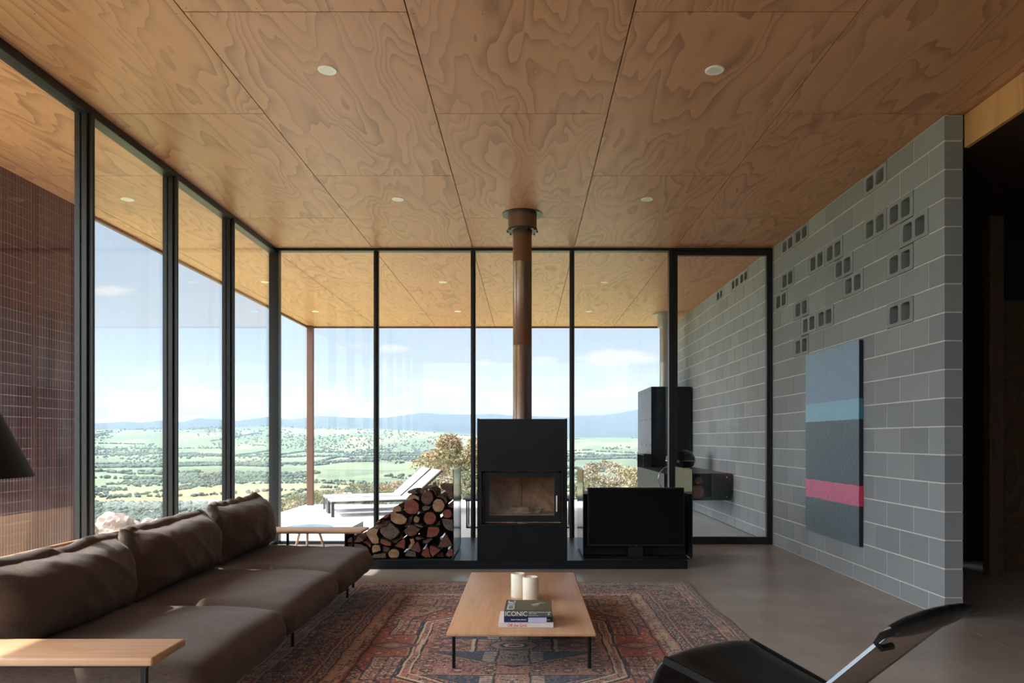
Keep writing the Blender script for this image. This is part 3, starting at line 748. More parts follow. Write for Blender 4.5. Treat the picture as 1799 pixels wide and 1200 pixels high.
def seam_loop(c, half, r, parent, tilt=0, zf=.0, axis='z'):
    pts = []
    R_ = Matrix.Rotation(tilt, 3, 'Y')
    for (y, z) in rrect(-half[1], half[1], -half[2], half[2], r*.5, 5):
        pts.append(Vector(c)+R_ @ Vector((zf, y, z)))
    return MB().tube(pts, .004, 6, closed=True)
SY = [(2.735, 3.745), (3.755, 4.785), (4.795, 5.83)]
for i, (ya, yb) in enumerate(SY):
    cushion('seat_cushion', (-1.77, (ya+yb)/2, .293), (.53, (yb-ya)/2, .092), .088, crown=.028, wr=.010, seed=i+1, fold=.003, parent=sofa, front=.055)
BY = [(2.73, 3.74, .0), (3.78, 4.76, .01), (4.83, 5.75, .03)]
for i, (ya, yb, up) in enumerate(BY):
    c_ = (-2.125, (ya+yb)/2, .568+up*1.4); hf = (.13, (yb-ya)/2, .205+up*.3)
    bc = cushion('back_cushion', c_, hf, .125, crown=.045, wr=.012, seed=i+11, pinch=.35, tilt=math.radians(-9), fold=.015, parent=sofa, n=44)
fr = MB()
fr.box(-2.34, -1.33, 2.72, 5.84, .155, .196, .006)
fr.done('timber_base', M['timber'], sofa)
bk = MB(); bk.box(-.0125, .0125, 2.66, 5.80, 0, .528, .008, M=Matrix.Translation((-2.335, 0, .19)) @ Matrix.Rotation(math.radians(-6), 4, 'Y'))
bk.done('timber_back', M['timber'], sofa)
for y in (2.95, 4.27, 5.58):
    for x in (-1.40, -2.25):
        MB().cyl((x, y, .0095 if x > -1.5 else .001), (x, y, .156), .011, seg=14).done('leg', M['frame_steel'], sofa, smooth=True)
MB().box(-2.42, -2.38, 3.3, 3.36, .0, .66, .003, M=Matrix.Identity(4)).done('back_brace', M['frame_steel'], sofa)
def side_table(nm, x0, x1, y0, y1, label, th):
    e = thing(nm, label, 'side table', ((x0+x1)/2, (y0+y1)/2, 0), 'oak side tables at the sofa ends')
    zt_ = .494
    prof = [(x0, y0), (x1, y0), (x1, y1), (x0, y1)]
    MB().box(x0, x1, y0, y1, zt_-th, zt_, .009, seg=3).done('table_top', M['timber_x'], e, smooth=True)
    for x in (x1-.045 if y0 < 4 else x1-.092, x1-.64):
        for y in (y0+.035 if y0 < 4 else y0+.1,):
            MB().box(x-.009, x+.009, y-.009, y+.009, .0095 if x > -1.52 and y > 2.3 else .001, zt_-th).done('leg', M['frame_steel'], e)
    MB().box(x0+.1, x1-.03, (y0+.025 if y0 < 4 else y0+.09), (y0+.045 if y0 < 4 else y0+.11), zt_-th-.012, zt_-th-.0005).done('rail', M['frame_steel'], e)
side_table('side_table', -2.34, -1.293, 2.465, 2.712, 'oak side table at the near end of the sofa crossed by sunlight', .03)
side_table('side_table', -2.34, -1.352, 5.86, 6.15, 'oak side table at the far end of the sofa beside the firewood', .022)

# round stool behind the sofa
e = thing('round_stool', 'low round stool with sky-tinted blue top and oak legs behind the far side table', 'stool', (-2.27, 7.45, 0))
M['slate'] = simple('sky_tinted_stool_top', lin(120,140,158), .3)  # blue of the reflected sky put into the top's colour
MB().lathe([(0, .315), (.228, .315), (.24, .322), (.24, .33), (.235, .335), (0, .335)], (-2.27, 7.45, 0), 48).done('top', M['slate'], e, smooth=True)
for k in range(3):
    a = math.radians(40+120*k); MB().cyl((-2.27+.1*math.cos(a), 7.45+.1*math.sin(a), .315), (-2.27+.2*math.cos(a), 7.45+.2*math.sin(a), 0), .014, .011).done('leg', M['timber'], e, smooth=True)

# floor lamp (only the shade edge shows)
e = thing('floor_lamp', 'black conical shade of a floor lamp at the left edge of the view', 'floor lamp', (-1.93, 2.36, 0))
M['shade'] = simple('matt_black_shade', lin(16,17,19), .7)
lx, ly_ = -1.93, 2.33
sh = MB(); sh.lathe([(.27, 1.125), (.085, 1.535), (.082, 1.533), (.266, 1.125)], (lx, ly_, 0), 64); sh.done('lamp_shade', M['shade'], e, smooth=True)
MB().cyl((lx, ly_, .02), (lx, ly_, 1.5), .009).done('pole', M['frame_steel'], e, smooth=True)
MB().lathe([(0, 0), (.13, 0), (.13, .018), (.125, .022), (0, .022)], (lx, ly_, 0), 40).done('base', M['frame_steel'], e, smooth=True)
MB().lathe([(0, 1.30), (.03, 1.31), (.03, 1.37), (.015, 1.42), (0, 1.42)], (lx, ly_, 0), 20).done('bulb', M['lens'], e, smooth=True)

# ================================================================== RUG
def make_rug():
    hx, hy = 1.465, 1.92; cs = .0052; nx_, ny_ = int(2*hx/cs), int(2*hy/cs)
    X, Y = np.meshgrid((np.arange(nx_+1)/nx_*2-1)*hx, (np.arange(ny_+1)/ny_*2-1)*hy, indexing='ij')
    def L(*c): return np.array(lin(*c)[:3])
    rust, rust2, rose, navy, blk, cream, tan, teal, plum = L(168,84,60), L(150,70,54), L(178,122,108), L(44,52,78), L(38,30,32), L(214,186,156), L(178,136,104), L(62,84,102), L(92,60,66)
    wob = .004*np.sin(X*9+np.cos(Y*7)*2)+.003*np.sin(Y*23+X*11)
    a = np.abs(X)+wob; b_ = np.abs(Y)+wob*.8
    d = np.minimum(hx-a, hy-b_)
    col = np.zeros(X.shape+(3,)); col[:] = rust
    def put(mask, c): col[mask] = c
    r2 = np.random.default_rng(3)
    def stamps(A, B, size, res, pal, dens, mask, mirror=True, seed=0):
        """repeat of small angular knotted motifs"""
        q = np.random.default_rng(seed); K = 16
        bank = np.zeros((K, res, res), int)
        for k in range(K):
            h_ = (res+1)//2; base = (q.random((h_, h_)) < dens)*q.integers(1, len(pal)+1, (h_, h_))
            # join neighbours to make stepped, hooked figures
            base = np.where((base == 0) & (q.random((h_, h_)) < .45), np.roll(base, 1, 0), base)
            full = np.zeros((res, res), int); full[:h_, :h_] = base; full[res-h_:, :h_] = base[::-1]; full[:, res-h_:] = full[:, :h_][:, ::-1]
            ii = np.arange(res)-(res-1)/2; D = np.abs(ii)[:, None]+np.abs(ii)[None, :]
            kind = k % 4
            if kind == 0: full[(np.abs(D-res*.42) < .6)] = 1; full[D < res*.15] = 2
            if kind == 1: full[(D > res*.62)] = 0; full[int(res/2), :] = 1
            if kind == 2: full[np.maximum(np.abs(ii)[:, None], np.abs(ii)[None, :]) > res*.44] = 0
            bank[k] = full
        ia, ib = np.floor(A/size).astype(int), np.floor(B/size).astype(int)
        fa = ((A/size-ia)*res).astype(int).clip(0, res-1); fb_ = ((B/size-ib)*res).astype(int).clip(0, res-1)
        k = (ia*7+ib*13+ia*ib*3+seed) % K; val = bank[k, fa, fb_]
        for i, c in enumerate(pal):
            mk = mask & (val == i+1); col[mk] = c
    f = d > .60
    stamps(a, b_, .105, 15, [blk, cream, teal, rust2, tan], .20, f, seed=5)
    stamps(a+.05, b_+.05, .27, 27, [navy, tan, rose, rust2], .08, f, seed=9)
    # corner pieces of the field with pale ground
    cor = f & ((a/.86+b_/1.32) > 1.30); put(cor, tan*.8+rose*.2); stamps(a, b_, .09, 13, [blk, rose, teal, cream, rust2], .34, cor, seed=21)
    ce = f & (np.abs(a/.86+b_/1.32-1.30) < .012); put(ce, blk)
    # large six sided medallion
    hexd = np.maximum(a/.60, (a/.60)*.45+b_/1.02)
    med = hexd < 1; put(med, rose); stamps(a, b_, .085, 13, [blk, cream, rust, navy, tan], .30, med, seed=33)
    for lo, hi, c in ((.985, 1.005, cream), (1.005, 1.03, blk), (1.03, 1.05, tan), (.90, .915, blk), (.915, .93, cream)): put((hexd > lo) & (hexd < hi), c)
    # blue wings
    def wing(bb, lo, apex, half):
        ap = lo+(apex-lo)*(1-a/half); return (bb > lo) & (bb < ap)
    for lo, ap in ((.13, .40), (.55, .80)):
        wg = wing(b_, lo, ap, .47); big = wing(b_, lo-.018, ap+.03, .53); put(big, cream*.5+rose*.5); big2 = wing(b_, lo-.01, ap+.018, .51); put(big2, blk)
        put(wg, teal*.55+navy*.45); stamps(a, b_, .05, 9, [blk, teal, navy, rose], .22, wg, seed=44)
        comb = wg & (a > .10) & (a < .17) & ((np.floor(b_/.014) % 2) == 0); put(comb, cream)
        sh_ = (a < .095) & (b_ > lo-.03) & (b_ < ap-.02); put(sh_, blk); sh2 = (a < .085) & (b_ > lo-.02) & (b_ < ap-.03); put(sh2, rose); sh3 = (a < .07) & (b_ > lo-.01) & (b_ < ap-.045); put(sh3, navy); stamps(a, b_, .03, 7, [cream, tan], .35, sh3, seed=3)
    # central rosette and side pendants
    c0 = np.maximum(a*1.0, b_*1.6)+.35*np.minimum(a, b_*1.6); put(c0 < .16, blk); put(c0 < .145, rose); put(c0 < .10, navy); put(c0 < .07, cream); put(c0 < .045, rust); put(c0 < .02, blk)
    for ca, w1, h1 in ((.74, .15, .085), (.36, .10, .06)):
        e_ = np.abs(a-ca)/w1+np.abs(b_)/h1
        put(e_ < 1.32, blk); put(e_ < 1.2, rose); put(e_ < 1.06, navy); put(e_ < .86, rust2); put(e_ < .66, tan); put(e_ < .5, navy); put(e_ < .36, cream); put(e_ < .2, rust)
        put((np.abs(a-(ca-w1*1.15)) < .012) & (b_ < .13), cream); put((np.abs(a-(ca-w1*1.32)) < .008) & (b_ < .13), blk)
    # box lattices beside the medallion
    for (a0, a1_, b0, b1_) in ((.40, .62, .98, 1.22), (.62, .80, .22, .62)):
        bx = f & (a > a0) & (a < a1_) & (b_ > b0) & (b_ < b1_); put(bx, rose*.8); gr = bx & (((np.floor(a/.011) % 4) == 0) | ((np.floor(b_/.011) % 5) == 0)); put(gr, blk)
        stamps(a, b_, .044, 7, [cream, teal, rust], .2, bx, seed=61)
        ed = bx & ((np.abs(a-a0) < .012) | (np.abs(a-a1_) < .012) | (np.abs(b_-b0) < .012) | (np.abs(b_-b1_) < .012)); put(ed, navy)
    # borders
    band = lambda lo, hi: (d >= lo) & (d < hi)
    side = (hx-a) < (hy-b_); s_ = np.where(side, b_, a); q_ = d
    put(band(0, .60), blk)
    put(band(0, .055), plum*.6+tan*.25); stamps(s_, q_, .035, 7, [blk, tan, navy], .3, band(0, .055), seed=70)
    put(band(.055, .068), tan); put(band(.068, .076), blk)
    put(band(.076, .135), tan*.75); stamps(s_, q_+.02, .058, 9, [blk, rust, teal, cream], .42, band(.076, .135), seed=71)
    put(band(.135, .150), rose); put(band(.150, .158), blk)
    mb_ = band(.158, .395); put(mb_, blk*1.1); stamps(s_, q_, .118, 19, [tan, rust2, cream, teal, rose], .30, mb_, seed=72); stamps(s_+.06, q_+.04, .236, 31, [rose, navy, tan], .10, mb_, seed=73)
    # serrated leaves on the main border
    ph = (s_ % .30)/.30; lf_ = np.abs(q_-(.18+.19*ph)) ; put(mb_ & (lf_ < .010), tan); put(mb_ & (lf_ < .004), blk)
    put(band(.395, .410), rose); put(band(.410, .418), blk)
    put(band(.418, .468), navy); stamps(s_, q_+.03, .030, 7, [cream, rust, tan], .25, band(.418, .468), seed=75)
    put(band(.468, .478), blk); put(band(.478, .492), rose)
    put(band(.492, .575), cream*.72+tan*.1); stamps(s_, q_, .068, 11, [blk, teal, rust, navy, tan], .42, band(.492, .575), seed=76)
    put(band(.575, .588), rust2); put(band(.588, .60), blk)
    # knot irregularity and abrash
    n1 = r2.random(X.shape)[..., None]; col *= .72+.56*n1
    ab = (.9+.14*np.sin(Y*5.3+np.sin(X*2)))[..., None]; col = col*ab
    fade = (r2.random(X.shape) < .10)[..., None]; col = np.where(fade, col*.55+tan*.4, col)
    colr = np.concatenate([np.clip(col, 0, 1), np.ones(X.shape+(1,))], -1)
    ex = np.where(np.abs(X) > hx-.01, .010*np.sin(Y*5.1)+.006*np.sin(Y*13), 0)*0
    k = (np.abs(X)/hx)**6; Xo = X+k*np.sign(X)*(.012*np.sin(Y*4.1)+.006*np.sin(Y*11+1)); Yo = Y+(np.abs(Y)/hy)**8*np.sign(Y)*.006*np.sin(X*9)
    Z = .0075+.0006*r2.random(X.shape); edge = np.maximum(np.abs(X)/hx, np.abs(Y)/hy) > .9985; Z[edge] = .0003
    V = np.stack([Xo, Yo, Z], -1).reshape(-1, 3)
    i, j = np.meshgrid(np.arange(nx_), np.arange(ny_), indexing='ij'); b0 = (i*(ny_+1)+j).ravel()
    Q = np.stack([b0, b0+ny_+1, b0+ny_+2, b0+1], -1)
    m, t, b = material('hand_knotted_wool'); setb(t, b, Base_Color=t.node('ShaderNodeAttribute', attribute_name='knots').outputs['Color'], Roughness=.95, Sheen_Weight=.15, Specular_IOR_Level=.15)
    o = npmesh('persian_rug', V, Q, m, None, False, colr.reshape(-1, 4), 'knots'); o.location = (-.07, 4.3, 0)
    tag(o, 'large worn rust red and navy oriental rug under the coffee table', 'rug')
    fr_ = MB()
    q = random.Random(4); x = -hx
    while x < hx:
        y = hy-.004; fr_._mk([(x, y, .004), (x+.003, y, .004), (x+.003+q.uniform(-.006,.006), y+q.uniform(.018,.035), .0012), (x+q.uniform(-.006,.006), y+q.uniform(.018,.035), .0012)], [(0,1,2,3)]); x += q.uniform(.005, .011)
    fo = fr_.done('fringe', simple('wool_fringe', lin(190,160,140), .9), o); 
make_rug()

# ================================================================== COFFEE TABLE + THINGS ON IT
RZ = .0085
e = thing('coffee_table', 'low rectangular oak coffee table with slim black legs on the rug', 'coffee table', (-.03, 4.65, RZ))
MB().box(-.425, .375, 3.80, 5.52, .196, .22, .008, seg=3).done('table_top', M['timber'], e, smooth=True)
MB().box(-.33, .28, 3.95, 5.37, .184, .1955, .003).done('under_frame', M['frame_steel'], e)
for x in (-.392, .345):
    for y in (3.87, 5.42): MB().cyl((x, y, .1958), (x, y, RZ), .0095, seg=14).done('leg', M['frame_steel'], e, smooth=True)
ZT = .2203
def candle(x, y, r, h, label):
    e = thing('candle', label, 'candle', (x, y, ZT), 'ivory pillar candles')
    MB().lathe([(0, 0), (r-.002, 0), (r, .003), (r, h-.006), (r-.003, h-.001), (r-.008, h), (r-.014, h-.005), (.012, h-.012), (0, h-.012)], (x, y, ZT), 48).done('wax', M['candle'], e, smooth=True)
    MB().cyl((x, y, ZT+h-.0125), (x+.001, y, ZT+h-.002), .0014, seg=8).done('wick', M['joint'], e)
candle(-.05, 4.665, .048, .153, 'ivory pillar candle, the farther left one of the two on the coffee table')
candle(.03, 4.565, .051, .150, 'ivory pillar candle, the nearer right one, behind the stacked books')
def text(body, size, mat, parent, Mw, align='LEFT', ext=.0002, bold=0):
    cu = bpy.data.curves.new('lettering', 'FONT'); cu.body = body; cu.size = size; cu.align_x = align; cu.extrude = ext; cu.offset = bold
    to = bpy.data.objects.new('tmp_text', cu); C.objects.link(to)
    dg = bpy.context.evaluated_depsgraph_get(); me = bpy.data.meshes.new_from_object(to.evaluated_get(dg)); bpy.data.objects.remove(to)
    me.transform(Mw); o = link('lettering', me, parent, mat); return o
M['page'] = simple('paper_pages', lin(226,218,204), .9)
def book(x0, x1, y0, y1, z0, z1, cover, label, rot=0):
    c_ = ((x0+x1)/2, (y0+y1)/2, z0); e = thing('book', label, 'book', c_, 'books stacked on the coffee table'); 
    Rm = Matrix.Translation(c_) @ Matrix.Rotation(math.radians(rot), 4, 'Z') @ Matrix.Translation(-Vector(c_))
    b_ = MB(); t_ = .0022
    b_.box(x0, x1, y0, y1, z0, z0+t_, .0006, M=Rm, seg=1); b_.box(x0, x1, y0, y1, z1-t_, z1, .0006, M=Rm, seg=1); b_.box(x0, x1, y0, y0+.003, z0, z1, .0008, M=Rm, seg=1)
    b_.done('cover', cover, e)
    MB().box(x0+.004, x1-.004, y0+.003, y1-.004, z0+t_, z1-t_, M=Rm).done('pages', M['page'], e)
    return e, Rm
M['cov_white'] = simple('pale_jacket', lin(228,222,222), .3); M['cov_navy'] = simple('navy_jacket', lin(30,40,82), .3); M['cov_grey'] = simple('grey_green_jacket', lin(88,92,86), .3, 0, .15, 12)
M['red_ink'] = simple('red_ink', lin(214,74,74), .5); M['white_ink'] = simple('white_ink', lin(240,240,240), .5); M['pink_ink'] = simple('pale_pink_ink', lin(222,196,196), .5); M['lilac'] = simple('lilac_panel', lin(190,190,222), .35); M['olive'] = simple('olive_cover_field', lin(104,100,76), .3); M['beige_ink'] = simple('beige_print', lin(190,180,158), .4)
face = lambda x, y, z: Matrix.Translation((x, y, z)) @ Matrix.Rotation(math.pi/2, 4, 'X')
flat = lambda x, y, z, r=0: Matrix.Translation((x, y, z)) @ Matrix.Rotation(r, 4, 'Z')
zb = ZT+.0002
e1, R1 = book(-.149, .150, 3.895, 4.16, zb, zb+.0265, M['cov_white'], 'white book with red lettering, lowest of the stack on the coffee table')
text('Off the Grid', .021, M['red_ink'], e1, R1 @ face(-.102, 3.8944, zb+.0062), bold=.0004)
text('Houses for Escape', .008, M['pink_ink'], e1, R1 @ face(.012, 3.8944, zb+.0105)); text('R', .012, M['pink_ink'], e1, R1 @ face(-.135, 3.8944, zb+.008)); text('M', .012, M['pink_ink'], e1, R1 @ face(.126, 3.8944, zb+.008))
z2 = zb+.0268
e2, R2 = book(-.121, .148, 3.91, 4.15, z2, z2+.0265, M['cov_navy'], 'navy and lilac spined book, middle of the stack on the coffee table')
MB().box(.012, .113, 3.9086, 3.9098, z2+.001, z2+.0255).done('spine_panel', M['lilac'], e2)
MB().box(.1135, .1475, 3.9088, 3.9098, z2+.001, z2+.0255).done('spine_end', M['steel_dk'], e2)
text('Boston Cedar Marshal', .0092, M['white_ink'], e2, R2 @ face(-.082, 3.9094, z2+.0105), bold=.0002); text('mack', .009, M['white_ink'], e2, R2 @ face(.113, 3.9084, z2+.0105))
z3 = z2+.0268
e3, R3 = book(-.117, .146, 3.92, 4.175, z3, z3+.036, M['cov_grey'], 'grey book titled in large white letters, topmost of the stack on the coffee table', -1.5)
text('ICONIC', .0355, M['white_ink'], e3, R3 @ face(-.113, 3.9194, z3+.0045))
text('MODERN AUSTRALIAN HOUSES', .0085, M['white_ink'], e3, R3 @ face(.018, 3.9194, z3+.0225)); text('1950 – 2000', .0085, M['white_ink'], e3, R3 @ face(.018, 3.9194, z3+.0145)); text('Karen McCartney', .0075, M['white_ink'], e3, R3 @ face(.018, 3.9194, z3+.004)) 
MB().cyl(R3 @ Vector((.128, 3.9196, z3+.015)), R3 @ Vector((.128, 3.9188, z3+.015)), .006).done('emblem', M['beige_ink'], e3)
MB().box(-.055, .143, 3.924, 4.172, z3+.036, z3+.0363, M=R3).done('cover_picture', M['olive'], e3)
text('ICONIC', .062, M['white_ink'], e3, R3 @ flat(-.062, 3.93, z3+.0362, math.pi/2))
st_ = MB()   # pale running animal shape printed on the cover
for (x, y, a, b2) in ((.055, 4.06, .022, .014), (.04, 4.04, .012, .008), (.072, 4.085, .018, .008), (.095, 4.09, .016, .005), (.048, 4.02, .006, .014), (.063, 4.03, .005, .012), (.082, 4.115, .008, .005)):
    st_.prism(ell(x, y, a, b2, 20, 10), lambda p, z: (p[0], p[1], z), z3+.0364, z3+.0367)
st_.done('cover_figure', M['beige_ink'], e3)

# ================================================================== PAINTING
m, t, b = material('impasto_paint'); co = t.coord(); sx = t.sep(co)
wob = t.math('MULTIPLY', t.math('SUBTRACT', t.noise(t.mapping(co, (1, 9, 9)), 1, 4, .6), .5), .025)
zz = t.math('ADD', sx[2], wob); n = t.noise(co, 5, 6, .7)
h_ = 1.8; z_top = 2.115-.31   # the canvas hangs from its own origin at .31 m
def band(lo, hi): return t.math('MULTIPLY', t.math('LESS_THAN', zz, z_top-lo*h_), t.math('GREATER_THAN', zz, z_top-hi*h_))
c = t.mix(band(-1, .283), lin(84,98,106), lin(124,150,174)); c = t.mix(band(.283, .384), c, lin(136,182,204)); c = t.mix(band(.706, .806), c, lin(206,106,138))  # upper field's paler blue is glare put into the colour
c = t.mix(t.math('MULTIPLY', n, .3), c, lin(60,72,80)); thr = t.noise(t.mapping(co, (1, 30, 22), rot=(.6,0,0)), 1, 5, .65)
setb(t, b, Base_Color=c, Roughness=.42); bump(t, b, thr, .9, .012); M['paint'] = m
pt = thing('painting', 'tall abstract slate blue canvas with pale blue and pink bands on the block wall', 'painting', (2.91, 6.77, .31))
MB().box(2.893, 2.928, 6.185, 7.365, .315, 2.115, .002).done('stretcher', simple('painted_black_edge', lin(20,24,30), .6), pt)
g2 = MB(); bmesh.ops.create_grid(g2.b, x_segments=60, y_segments=90, size=1)
for v in g2.b.verts:
    y = 6.775+v.co.x*.59; z = 1.215+v.co.y*.9
    dx = noise.fractal(Vector((y*14, z*14+y*6, 0)), 1, 2, 3)*.0012; v.co = Vector((2.8905-dx, y, z))
g2.done('canvas', M['paint'], pt)
z_top = 2.115
for lo, hi, cc, nm in ((.283, .384, lin(60,110,128), 'blue_edge'), (.706, .806, lin(190,44,84), 'pink_edge')):
    MB().box(2.894, 2.928, 6.1835, 6.187, z_top-hi*h_, z_top-lo*h_).done(nm, simple(nm, cc, .6), pt)

# ================================================================== LOUNGE CHAIR (bottom right)
ch = thing('lounge_chair', 'low black leather sling lounge chair with rolled head pillow at the lower right', 'lounge chair', (1.1, 2.8, 0))
V3 = Vector
K1, K2 = V3((.560, 2.84, .375)), V3((.975, 3.13, .362)); J1, J2 = V3((.95, 2.62, .22)), V3((1.30, 2.90, .20)); H1, H2 = V3((1.215, 2.385, .60)), V3((1.63, 2.60, .62))
def sling(name, path, thick, mat, n=24, wl=1, puff=.0):
    """path: list of (near, far) point pairs, lofted with a rounded section"""
    mb = MB(); rows = []
    for i, (p, q) in enumerate(path):
        d0 = (path[min(i+1, len(path)-1)][0]-path[max(i-1, 0)][0]).normalized(); nrm = d0.cross((q-p).normalized()).normalized()
        if nrm.z < 0: nrm = -nrm
        ring = []
        for k in range(n+1):
            s_ = k/n; bul = puff*(1-(2*s_-1)**4); e_ = min(1, math.sin(math.pi*min(max(s_, .0), 1))**.35+.15)
            ring.append(mb.b.verts.new(p.lerp(q, s_)+nrm*(thick/2*e_+bul)))
        for k in range(n, -1, -1):
            s_ = k/n; e_ = min(1, math.sin(math.pi*s_)**.35+.15) if 0 < s_ < 1 else .15
            ring.append(mb.b.verts.new(p.lerp(q, s_)-nrm*(thick/2*e_)))
        rows.append(ring)
    N = len(rows[0])
    for i in range(len(rows)-1):
        for k in range(N): mb.b.faces.new((rows[i][k], rows[i][(k+1) % N], rows[i+1][(k+1) % N], rows[i+1][k]))
    mb.b.faces.new(rows[0]); mb.b.faces.new(rows[-1][::-1])
    return mb.done(name, mat, ch, smooth=True, angle=1.2)
def bez(a, b2, c_, n): return [a*(1-s)**2+b2*2*s*(1-s)+c_*s*s for s in [i/n for i in range(n+1)]]
dn, df = (K1-J1).normalized(), (K2-J2).normalized()
F1, F2 = K1+V3((-.10, .03, -.25)), K2+V3((-.09, .05, -.25))
near = [F1]+bez(K1+V3((-.045, .02, -.07)), K1+V3((-.01, .01, .03)), K1.lerp(J1, .16), 8)+[K1.lerp(J1, s) for s in (.4, .7, .95)]
far = [F2]+bez(K2+V3((-.045, .02, -.07)), K2+V3((-.01, .01, .03)), K2.lerp(J2, .16), 8)+[K2.lerp(J2, s) for s in (.4, .7, .95)]
sling('seat_sling', list(zip(near, far)), .04, M['leather'], puff=.008)
M['sling_back'] = simple('taupe_canvas_back', lin(168,152,138), .75, 0, .1, 9, .1, 300)
q1, q2 = H1.lerp(H2, .03), H1.lerp(H2, .72)
b1, b2_ = J1.lerp(H1, .02), J2.lerp(q2, .02)
sling('back_sling', [(b1.lerp(q1, s), b2_.lerp(q2, s)) for s in (0, .25, .5, .75, 1)], .008, M['sling_back'])
# steel rails
def strap(pts, w_, th, nm, mt, lat):
    mb = MB(); up = []
    for i, p in enumerate(pts):
        d0 = (pts[min(i+1, len(pts)-1)]-pts[max(i-1, 0)]).normalized(); nrm = d0.cross(lat).normalized()
        up.append([mb.b.verts.new(p+lat*sx_*w_/2+nrm*sz*th/2) for sx_, sz in ((-1,-1), (1,-1), (1,1), (-1,1))])
    for i in range(len(up)-1):
        for k in range(4): mb.b.faces.new((up[i][k], up[i][(k+1) % 4], up[i+1][(k+1) % 4], up[i+1][k]))
    mb.b.faces.new(up[0]); mb.b.faces.new(up[-1][::-1]); return mb.done(nm, mt, ch)
lat = (K2-K1).normalized()
M['satin_steel'] = simple('satin_steel', lin(120,126,134), .42, .9)
for (K, J, Hh, s_) in ((K1, J1, H1, -1), (K2, J2, H2, 1)):
    strap([K+lat*.012*s_, K.lerp(J, .5)+lat*.012*s_, J+lat*.012*s_], .012, .03, 'side_rail', M['steel_dk'], lat)
strap([J1, J1.lerp(H1, .5), H1], .013, .012, 'back_rail', M['satin_steel'], lat); strap([J2, J2.lerp(q2, .5), q2], .012, .012, 'back_rail', M['satin_steel'], lat)
MB().tube([H1.lerp(H2, .0), H1.lerp(H2, .98), H1.lerp(H2, 1.06)], .008, 10).done('head_bar', M['satin_steel'], ch, smooth=True)
# head pillow: a flattened roll
ax = (H2-H1).normalized(); hp = MB(); rings = []
dv = (H1-J1).normalized(); nv = ax.cross(dv).normalized(); nv = nv if nv.z > 0 else -nv
for i in range(25):
    s_ = i/24; p = H1.lerp(H2, .0+.97*s_)+nv*.012
    r_ = .036*min(1, (math.sin(math.pi*min(1, s_*.95+.02)))**.42); wv = 1+.03*math.sin(i*1.7)
    rings.append([hp.b.verts.new(p+(dv*math.cos(a)*1.75*wv+nv*math.sin(a)*.85)*r_) for a in [2*math.pi*k/20 for k in range(20)]])
for i in range(24):
    for k in range(20): hp.b.faces.new((rings[i][k], rings[i][(k+1) % 20], rings[i+1][(k+1) % 20], rings[i+1][k]))
hp.b.faces.new(rings[0]); hp.b.faces.new(rings[-1][::-1]); hp.done('head_pillow', M['leather'], ch, smooth=True)
# folded leather tab at the near pillow end
tb = MB(); p0 = H1-dv*.02
tb.tube([p0+V3((.02,-.01,.02)), p0+V3((-.02,-.02,.012)), p0+V3((-.045,-.03,-.01)), p0+V3((-.02,-.02,-.03)), p0+V3((.02,-.01,-.025))], [.014,.012,.009,.012,.013], 8); tb.done('pillow_fold', M['leather'], ch, smooth=True)
# base
mk = (J1+J2)/2
MB().tube([K1.lerp(J1,.35)+V3((0,0,-.03)), V3((.80,2.55,.03)), V3((1.15,2.36,.03)), J1.lerp(H1,.35)], .011, 10).done('leg_frame', M['satin_steel'], ch, smooth=True)
MB().tube([K2.lerp(J2,.35)+V3((0,0,-.03)), V3((1.15,2.95,.03)), V3((1.46,2.66,.03)), J2.lerp(H2,.1)], .011, 10).done('leg_frame', M['satin_steel'], ch, smooth=True)
bs = MB(); bs.tube([V3((.80,2.55,.03)), V3((1.15,2.95,.03))], .009, 8); bs.tube([V3((1.15,2.36,.03)), V3((1.46,2.66,.03))], .009, 8)
for p in ((.80,2.55),(1.15,2.95),(1.15,2.36),(1.46,2.66)): bs.cyl((p[0],p[1],.0087 if p[0] < 1.39 else .001), (p[0],p[1],.03), .012)
bs.done('base_bars', M['satin_steel'], ch, smooth=True)
# ================================================================== VERANDAH THINGS
M['grey_slat'] = simple('weathered_lounger_slats', lin(170,166,160), .6, 0, .12, 20); M['dk_alu'] = simple('charcoal_lounger_frame', lin(58,60,60), .5, .3)
def lounger(loc, rz, label):
    e = thing('sun_lounger', label, 'sun lounger', loc, 'pair of sun loungers on the deck', rotz=rz)
    L_, Wd, Hh = 1.32, .70, .275
    fr = MB(); fr.box(0, L_, 0, Wd, Hh-.045, Hh-.018, .003); fr.done('bed_frame', M['dk_alu'], e)
    sl = MB()
    for k in range(7): sl.box(.0, L_, .004+k*.0994, .004+k*.0994+.094, Hh-.017, Hh, .002, seg=1)
    sl.done('slat_bed', M['grey_slat'], e)
    A = Matrix.Translation((L_+.01, 0, Hh-.02)) @ Matrix.Rotation(math.radians(-41), 4, 'Y')
    sb = MB()
    for k in range(7): sb.box(0, .78, .004+k*.0994, .004+k*.0994+.094, 0, .016, .002, M=A, seg=1)
    sb.done('slat_backrest', M['grey_slat'], e)
    MB().box(0, .78, .0, Wd, -.03, -.002, .003, M=A).done('backrest_frame', M['dk_alu'], e)
    for x in (.0, L_+.45):
        for y in (0, Wd-.06): MB().box(x, x+.05, y, y+.06, 0, Hh-.0455 if x < .1 else Hh+.28).done('leg', M['dk_alu'], e)
    MB().box(L_-.1, L_+.45, .02, .06, Hh-.1, Hh-.05).done('rail', M['dk_alu'], e)
    return e
rz = math.radians(21)
lounger((-3.30, 12.09, -.08), rz, 'nearer sun lounger with raised slatted backrest on the deck')
lounger((-3.60, 12.86, -.08), rz, 'farther sun lounger, behind the other one on the deck')
